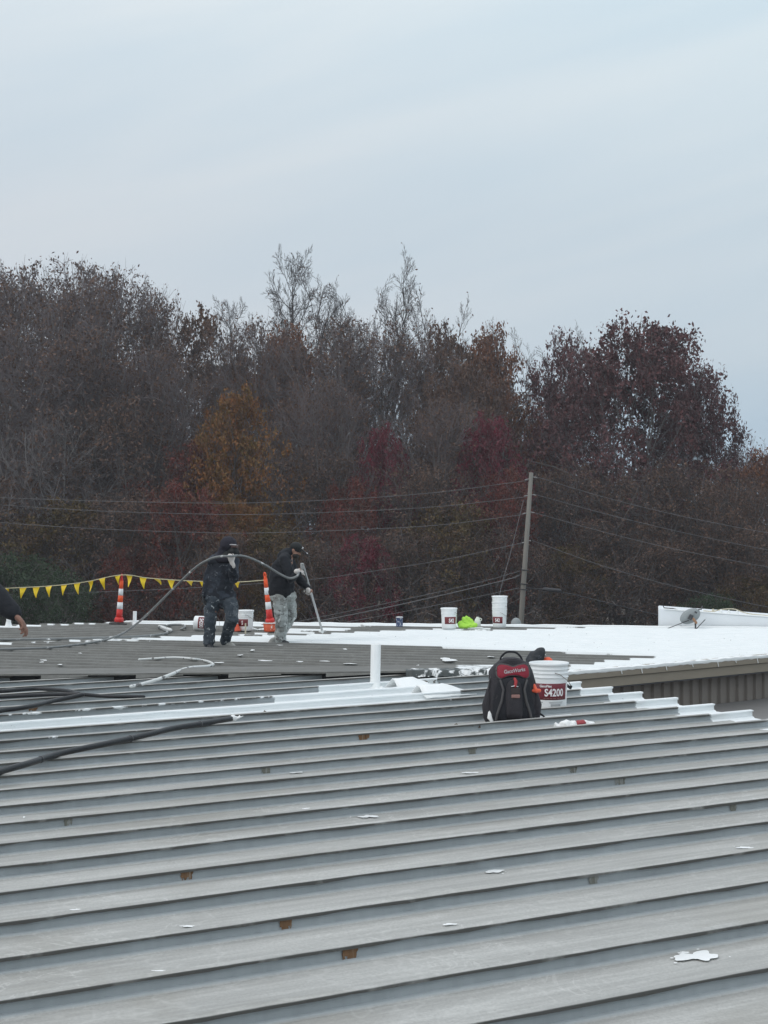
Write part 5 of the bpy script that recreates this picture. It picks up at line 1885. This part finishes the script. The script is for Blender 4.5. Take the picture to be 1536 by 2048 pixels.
# ------------------------------------------------------------------ trees
def grow(seed, H=20., Rc=5., clear=.25, limbs=16, kids=(6, 5, 4), shape='dome', elev=(25, 75), wob=.16, trop=.06, leaves=3000, lsize=.15, lspread=.35, tw=.011, fork=1, leaf_low=0.0, stem_r=.013, kang=(24, 58), thin=1.0):
    r = random.Random(seed)
    seg0, seg1 = [], []                   # (pts, r0, r1, sides)
    tips = []

    def rv():
        return Vector((r.gauss(0, 1), r.gauss(0, 1), r.gauss(0, 1)))

    def poly(p, d, Ln, n, wob_, trop_):
        pts = [p.copy()]
        for i in range(n):
            d = (d + rv() * wob_ + Vector((0, 0, trop_))).normalized()
            p = p + d * (Ln / n)
            pts.append(p.copy())
        return pts, d

    def lerp_on(pts, t):
        f_ = t * (len(pts) - 1)
        i = min(int(f_), len(pts) - 2)
        return pts[i].lerp(pts[i + 1], f_ - i), (pts[i + 1] - pts[i]).normalized()

    hc_ = H * (.52 if shape == 'dome' else .46)

    def outside(v, slack=1.0):
        if shape == 'cone': return False
        ev = (H - hc_) if v[2] > hc_ else hc_
        lump = 1 + .07 * mnoise.noise(Vector((v[0] * .35, v[1] * .35, v[2] * .35 + seed)))
        return (v[0] / Rc) ** 2 + (v[1] / Rc) ** 2 + ((v[2] - hc_) / ev) ** 2 > slack * lump * lump

    def branch(p, d, Ln, rad, lev):
        if lev > 1 and outside(p + d * Ln * .8): return
        n = (5, 4, 3, 2)[min(lev - 1, 3)]
        pts, d1 = poly(p, d, Ln, n, wob * (1 + .15 * lev), trop)
        (seg0 if lev == 1 else seg1).append((pts, rad, rad * (.35 if lev < 4 else .5), 5 if lev == 1 else 3))
        if lev >= 3: tips.append((pts[-1], Ln)); tips.append((pts[len(pts) // 2], Ln))
        if lev > len(kids): return
        nk = kids[lev - 1]
        for c in range(nk):
            t = .22 + .78 * (c + r.random()) / nk
            q_, dd = lerp_on(pts, min(t, .99))
            x, y = frame(dd)
            a = r.uniform(0, 2 * math.pi)
            ang = R(r.uniform(*kang))
            cd = (dd * math.cos(ang) + (x * math.cos(a) + y * math.sin(a)) * math.sin(ang))
            branch(q_, cd, Ln * r.uniform(.34, .6) * (1.15 - .45 * t), max(tw, rad * .5 * (1 - .4 * t)), lev + 1)

    stems = []
    for f_ in range(fork):
        lean = Vector((r.uniform(-.06, .06), r.uniform(-.06, .06), 1)) if fork == 1 else Vector((math.cos(f_ * 2.4) * .16, math.sin(f_ * 2.4) * .16, 1))
        hh = H * ((.95 if fork == 1 else r.uniform(.78, .97)) if shape == 'cone' else r.uniform(.66, .76))
        pts, _ = poly(Vector((0, 0, -.3)), lean.normalized(), hh, 11, .035, .03)
        rb = H * stem_r / (fork ** .5)
        seg0.append((pts, rb, rb * .12, 7))
        stems.append(pts)
    per = max(1, limbs // fork)
    for pts in stems:
        for i in range(per):
            h = clear + (1 - clear) * ((i + r.random() * .8) / per) ** .9
            h = min(h, .985)
            p, dd = lerp_on(pts, h)
            g_ = (h - clear) / (1 - clear)
            e_ = R(elev[0] + (elev[1] - elev[0]) * g_ + r.uniform(-9, 9))
            a = i * 2.399 + r.uniform(-.4, .4)
            d = Vector((math.cos(a) * math.cos(e_), math.sin(a) * math.cos(e_), math.sin(e_)))
            if shape == 'cone':
                L_ = (Rc * (1.0 - g_) ** .8 + .7) * r.uniform(.75, 1.15)
            else:                         # out to the rounded outline of the crown
                hc = H * (.52 if shape == 'dome' else .46)
                ev = (H - hc) if d.z > 0 or p.z > hc else hc
                o_ = Vector((p.x / Rc, p.y / Rc, (p.z - hc) / ev)); q_ = Vector((d.x / Rc, d.y / Rc, d.z / ev))
                A_, B_, C_ = q_.dot(q_), o_.dot(q_), o_.dot(o_) - 1
                L_ = (-B_ + math.sqrt(max(0, B_ * B_ - A_ * C_))) / A_ * r.uniform(.72, .98) if C_ < 0 else 1.2
            branch(p, d, max(2.0 if shape == 'cone' else .8, L_), max(.02, H * .0042 * (1.15 - g_ * .6)) * thin, 1)

    def tubes(segs):
        V, Fc = [], []
        for pts, r0, r1, ns in segs:
            base = len(V)
            n = len(pts)
            d = (pts[-1] - pts[0]).normalized()
            x, y = frame(d)
            for i, p in enumerate(pts):
                rr = r0 + (r1 - r0) * i / (n - 1)
                for k in range(ns):
                    a = 2 * math.pi * k / ns
                    V.append(p + x * (rr * math.cos(a)) + y * (rr * math.sin(a)))
            for i in range(n - 1):
                for k in range(ns):
                    A_ = base + i * ns + k; B_ = base + i * ns + (k + 1) % ns
                    Fc.append((A_, B_, B_ + ns, A_ + ns))
        return V, Fc

    trunkV, trunkF = tubes(seg0)
    V, Fc = tubes(seg1)
    mi = [0] * len(Fc)
    rs = np.random.RandomState(seed)
    if leaves and tips:
        zs = np.array([t[0].z for t in tips])
        T = np.array([tuple(t[0]) for t in tips])
        Ls = np.array([t[1] for t in tips])
        # leaves keep to some twigs more than others, so the crown stays clumpy
        wgt = rs.rand(len(T)) ** 1.6 + .05
        idx = rs.choice(len(T), leaves, p=wgt / wgt.sum())
        C_ = T[idx] + rs.randn(leaves, 3) * (lspread * np.minimum(1.2, Ls[idx]))[:, None]
        keep = np.array([not outside(c_, 1.06) for c_ in C_])
        C_ = C_[keep]; leaves = len(C_)
        a = rs.randn(leaves, 3); a /= np.linalg.norm(a, axis=1)[:, None]
        b = rs.randn(leaves, 3); b -= a * (a * b).sum(1)[:, None]; b /= np.linalg.norm(b, axis=1)[:, None]
        sz = lsize * (.6 + .8 * rs.rand(leaves))[:, None]
        c3 = np.cross(a, b)
        q0 = C_ - a * sz; q1 = C_ + b * sz * .55 + c3 * sz * .15; q2 = C_ + a * sz; q3 = C_ - b * sz * .55 + c3 * sz * .15
        base = len(V)
        allv = np.stack([q0, q1, q2, q3], 1).reshape(-1, 3)
        V += [tuple(x) for x in allv]
        for i in range(leaves):
            k = base + 4 * i
            Fc.append((k, k + 1, k + 2, k + 3))
        mi += [1] * leaves
    zmax = np.percentile([v[2] for v in V], 99.7) if shape != 'cone' else max(v[2] for v in V)
    xs_ = np.percentile([abs(v[0]) for v in V], 92 if shape != 'cone' else 97)
    return (trunkV, trunkF), (V, Fc, mi), zmax, xs_


PROTO = {}


def proto(kind, leaf, bark='bark', twig='twig', **kw):
    (tv, tf), (cv, cf, mi), zm, xm = grow(**kw)
    tm = bpy.data.meshes.new('trunk'); tm.from_pydata([tuple(v) for v in tv], [], tf); tm.materials.append(M[bark])
    cm = bpy.data.meshes.new('crown'); cm.from_pydata([tuple(v) for v in cv], [], cf)
    cm.materials.append(M[twig]); cm.materials.append(LEAF[leaf])
    cm.polygons.foreach_set("material_index", np.asarray(mi, dtype=np.int32))
    PROTO[kind] = (tm, cm, zm, xm)


proto('bareA', 'brown', seed=11, Rc=9.5, clear=.22, limbs=26, kids=(7, 6, 5), elev=(16, 84), leaves=6000, lsize=.10, tw=.016, fork=3, trop=.03, wob=.09, kang=(20, 48))
proto('bareB', 'brown', seed=12, Rc=9.0, clear=.16, limbs=26, kids=(7, 6, 5), elev=(12, 82), leaves=6000, lsize=.10, tw=.016, trop=.03, wob=.09, kang=(20, 48))
proto('bareC', 'brown', seed=13, Rc=8.5, clear=.14, limbs=15, kids=(6, 5, 4), elev=(28, 78), leaves=700, lsize=.10, tw=.022, bark='bark_pale', twig='twig_pale', stem_r=.021, trop=.03, fork=2, wob=.09, kang=(20, 48))
proto('upright', 'brown', twig='twig_dark', bark='bark_dark', seed=23, Rc=4.6, clear=.30, limbs=40, kids=(8, 6, 4), shape='cone', elev=(34, 56), leaves=160, lsize=.07, tw=.009, trop=.05, wob=.05, kang=(22, 46), stem_r=.009, thin=.5)
proto('vase', 'brown', twig='twig_dark', bark='bark_dark', seed=22, Rc=3.8, clear=.35, limbs=56, kids=(7, 6, 3), shape='cone', elev=(46, 70), leaves=300, lsize=.07, tw=.009, trop=.06, fork=7, wob=.05, kang=(18, 42), stem_r=.011, thin=.5)
proto('oak', 'wine', seed=31, Rc=10., clear=.22, limbs=34, kids=(7, 6, 4), elev=(6, 84), leaves=36000, lsize=.125, lspread=.27, fork=3, trop=.02)
proto('oak2', 'wine', seed=32, Rc=9.0, clear=.22, limbs=28, kids=(7, 6, 4), elev=(8, 84), leaves=28000, lsize=.125, lspread=.26, trop=.02)
proto('russetA', 'russet', seed=41, Rc=8.5, clear=.2, limbs=26, kids=(7, 6, 4), elev=(10, 82), leaves=17000, lsize=.14, lspread=.28, trop=.02)
proto('russetB', 'brown', seed=42, Rc=8.5, clear=.16, limbs=26, kids=(7, 6, 5), elev=(10, 82), leaves=16000, lsize=.13, lspread=.28, fork=2, trop=.02)
proto('maple', 'orange', seed=51, Rc=7., clear=.12, limbs=28, kids=(7, 5, 3), shape='egg', elev=(6, 80), leaves=24000, lsize=.14, lspread=.40, trop=.03)
proto('crimson', 'crimson', seed=61, Rc=7.5, clear=.15, limbs=24, kids=(6, 5, 4), shape='egg', elev=(6, 76), leaves=16000, lsize=.14, lspread=.38, trop=.03)
proto('darkred', 'darkred', seed=62, Rc=8.0, clear=.10, limbs=26, kids=(7, 5, 4), elev=(6, 76), leaves=15000, lsize=.14, lspread=.42, trop=.03)
proto('olive', 'olive', twig='twig_dark', seed=63, Rc=8.0, clear=.06, limbs=26, kids=(6, 6, 4), elev=(6, 76), leaves=12000, lsize=.14, lspread=.42, trop=.03)
proto('thicket', 'brown', twig='twig_dark', seed=64, Rc=9.5, clear=.02, limbs=30, kids=(7, 6, 5), elev=(6, 80), leaves=9000, lsize=.12, lspread=.5, fork=3, tw=.016, trop=.03)
proto('green', 'green', seed=71, Rc=10., clear=.02, limbs=28, kids=(6, 5, 3), elev=(6, 70), leaves=22000, lsize=.15, lspread=.6, fork=2, trop=.03)

LAND = [(-520, 'the far left beyond the photo'), (-320, 'the left edge of the photo'), (1800, 'the far right roof corner'), (2000, 'the far right beyond the photo'), (-80, 'the left edge'), (40, 'the bare hand'), (140, 'the left pennants'), (240, 'the left striped post'), (340, 'the arched hose'), (440, 'the hooded worker'), (560, 'the worker in the cap'),
        (650, 'the spray pole'), (740, 'the vent pipe'), (820, 'the blue can'), (900, 'the single bucket'), (1000, 'the bucket stack'), (1060, 'the utility pole'), (1160, 'the cable splice'),
        (1260, 'the gap before the parapet'), (1380, 'the big dish'), (1460, 'the cone fittings'), (1560, 'the right edge')]
LOOK = {'bareA': 'bare grey tree with twin stems', 'bareB': 'bare grey spreading tree', 'bareC': 'pale barked nearly bare tree', 'upright': 'thin bare pointed tree', 'vase': 'bare tree of upright stems',
        'oak': 'big wine red oak', 'oak2': 'wine red oak', 'russetA': 'russet brown leafed tree', 'russetB': 'dull brown leafed tree', 'maple': 'orange and gold tree', 'crimson': 'crimson leafed tree',
        'darkred': 'dark red leafed tree', 'olive': 'olive brown bushy tree', 'thicket': 'brown twiggy thicket', 'green': 'dark green bush'}
USED = {}


def place(kind, u, vtop, hw, D, extra='', rz=None):
    tm, cm, zm, xm = PROTO[kind]
    p = at(u, 1100, D)
    ztop = at(u, vtop, D).z
    sz = ztop / zm
    sx = (hw / F * D) / xm
    sh = kind in ('thicket', 'green')
    o = empty('shrub' if sh else 'tree', (p.x, p.y, 0), None, 'shrub' if sh else 'tree', 'understorey of the wood' if sh else 'trees of the wood behind the roofs', rng.uniform(0, 6.28) if rz is None else rz)
    o.scale = (sx, sx, sz)
    land = min(LAND, key=lambda l: abs(l[0] - u))[1]
    lab = f"{LOOK[kind]} {extra or 'in the wood behind ' + land}"
    rows = 'nearer' if D < 84 else 'farther'
    if lab in USED:
        lab = f"{rows} {LOOK[kind]} {extra or 'in the wood behind ' + land}"
    if lab in USED:
        lab = lab.replace(LOOK[kind], ('taller ' if vtop < USED[lab] else 'lower ') + LOOK[kind])
    USED[lab] = vtop
    o['label'] = lab
    t_ = link(bpy.data.objects.new('trunk', tm), o)
    c_ = link(bpy.data.objects.new('crown', cm), o)
    return o


TREES = [
    # skyline
    ('bareA', -60, 545, 210, 90), ('bareA', 110, 533, 190, 87), ('bareB', 15, 533, 160, 95), ('bareB', 165, 530, 150, 98), ('bareB', 290, 575, 110, 96), ('bareB', 235, 545, 150, 93), ('bareB', 20, 640, 200, 80), ('bareB', 175, 660, 180, 82),
    ('russetB', 395, 618, 120, 95), ('upright', 480, 588, 110, 104), ('upright', 562, 488, 125, 97), ('bareB', 520, 640, 130, 90), ('russetA', 590, 655, 110, 94),
    ('vase', 700, 506, 150, 96), ('vase', 655, 545, 110, 98), ('vase', 748, 535, 110, 100), ('bareB', 690, 640, 160, 88), ('vase', 825, 578, 115, 101), ('bareA', 820, 650, 150, 90), ('vase', 892, 598, 90, 103),
    ('russetB', 900, 655, 120, 93), ('russetA', 985, 655, 78, 91), ('russetB', 930, 720, 110, 86), ('vase', 1095, 650, 90, 104), ('oak2', 1140, 675, 92, 94), ('oak', 1268, 648, 172, 88),
    ('oak2', 1405, 745, 84, 90), ('bareC', 1560, 840, 80, 112), ('russetA', 1520, 905, 85, 84), ('russetB', 1640, 890, 120, 86), ('bareB', -180, 620, 180, 84), ('bareA', -360, 600, 200, 88), ('thicket', -300, 900, 180, 76), ('russetB', -540, 640, 200, 90), ('thicket', -520, 900, 200, 80), ('russetA', 1830, 860, 160, 90), ('bareB', 2030, 820, 200, 92), ('thicket', 1760, 1000, 170, 82), ('thicket', 1980, 980, 200, 84),
    # middle height
    ('bareB', 330, 700, 130, 82), ('thicket', 230, 800, 150, 79), ('bareC', 90, 820, 150, 77), ('maple', 488, 785, 92, 78), ('darkred', 360, 890, 100, 79), ('darkred', 370, 970, 100, 74),
    ('bareB', 640, 760, 110, 82), ('thicket', 620, 900, 110, 79), ('crimson', 758, 858, 58, 80), ('darkred', 700, 960, 70, 77), ('crimson', 725, 1075, 62, 73),
    ('bareB', 880, 800, 130, 82), ('crimson', 985, 835, 70, 81), ('thicket', 850, 930, 120, 79), ('olive', 900, 1010, 110, 76), ('darkred', 1000, 940, 80, 78),
    ('thicket', 1110, 930, 100, 82), ('thicket', 1240, 945, 130, 82), ('thicket', 1380, 925, 130, 83), ('olive', 1150, 1090, 75, 79), ('thicket', 1480, 960, 100, 80), ('olive', 1500, 1150, 70, 77),
    # low edge of the wood
    ('thicket', -40, 960, 140, 76), ('olive', 120, 1000, 120, 75), ('green', 40, 1110, 100, 71), ('green', 120, 1140, 70, 70), ('green', -60, 1100, 90, 71), ('thicket', 240, 990, 120, 75), ('thicket', 430, 1060, 100, 73),
    ('maple', 470, 1000, 60, 74), ('olive', 560, 1050, 90, 74), ('thicket', 650, 1080, 100, 73), ('thicket', 800, 1060, 110, 74), ('thicket', 960, 1060, 110, 76), ('thicket', 1060, 1090, 90, 78),
    ('thicket', 1220, 1040, 120, 80), ('thicket', 1340, 1080, 110, 80), ('green', 1420, 1190, 70, 76), ('thicket', 1440, 1060, 100, 80), ('thicket', 1560, 1050, 110, 78), ('darkred', 280, 1090, 80, 73),
    # second wall of wood behind
    ('bareB', 20, 680, 170, 108), ('russetB', 180, 720, 150, 110), ('bareB', 340, 700, 150, 112), ('russetB', 470, 720, 130, 110), ('bareA', 580, 740, 130, 112), ('russetB', 950, 740, 130, 110),
    ('bareB', 1060, 860, 110, 112), ('bareB', 1200, 930, 120, 112), ('russetB', 1330, 910, 130, 114), ('bareB', 1460, 900, 110, 116), ('russetB', 800, 890, 120, 114), ('thicket', 700, 940, 160, 116),
    ('thicket', 100, 900, 200, 114), ('thicket', 400, 900, 200, 116), ('thicket', 980, 960, 200, 116), ('thicket', 1240, 980, 200, 116), ('thicket', 1500, 1000, 200, 116),
]
for tr_ in TREES:
    place(*tr_)

# ------------------------------------------------------------------ thin autumn haze
hm = bpy.data.materials.new('haze')
hm.use_nodes = True
hm.node_tree.nodes.clear()
ho = hm.node_tree.nodes.new("ShaderNodeOutputMaterial")
hv = hm.node_tree.nodes.new("ShaderNodeVolumePrincipled")
hv.inputs["Color"].default_value = (.86, .90, .96, 1)
hv.inputs["Density"].default_value = HAZE
hv.inputs["Anisotropy"].default_value = .2
hm.node_tree.links.new(hv.outputs[0], ho.inputs["Volume"])
bm = bmesh.new()
bm_box(bm, (0, 60, 14.5), 2900, 2900, 31)
tag(bm_obj('haze', bm, hm), kind='stuff')
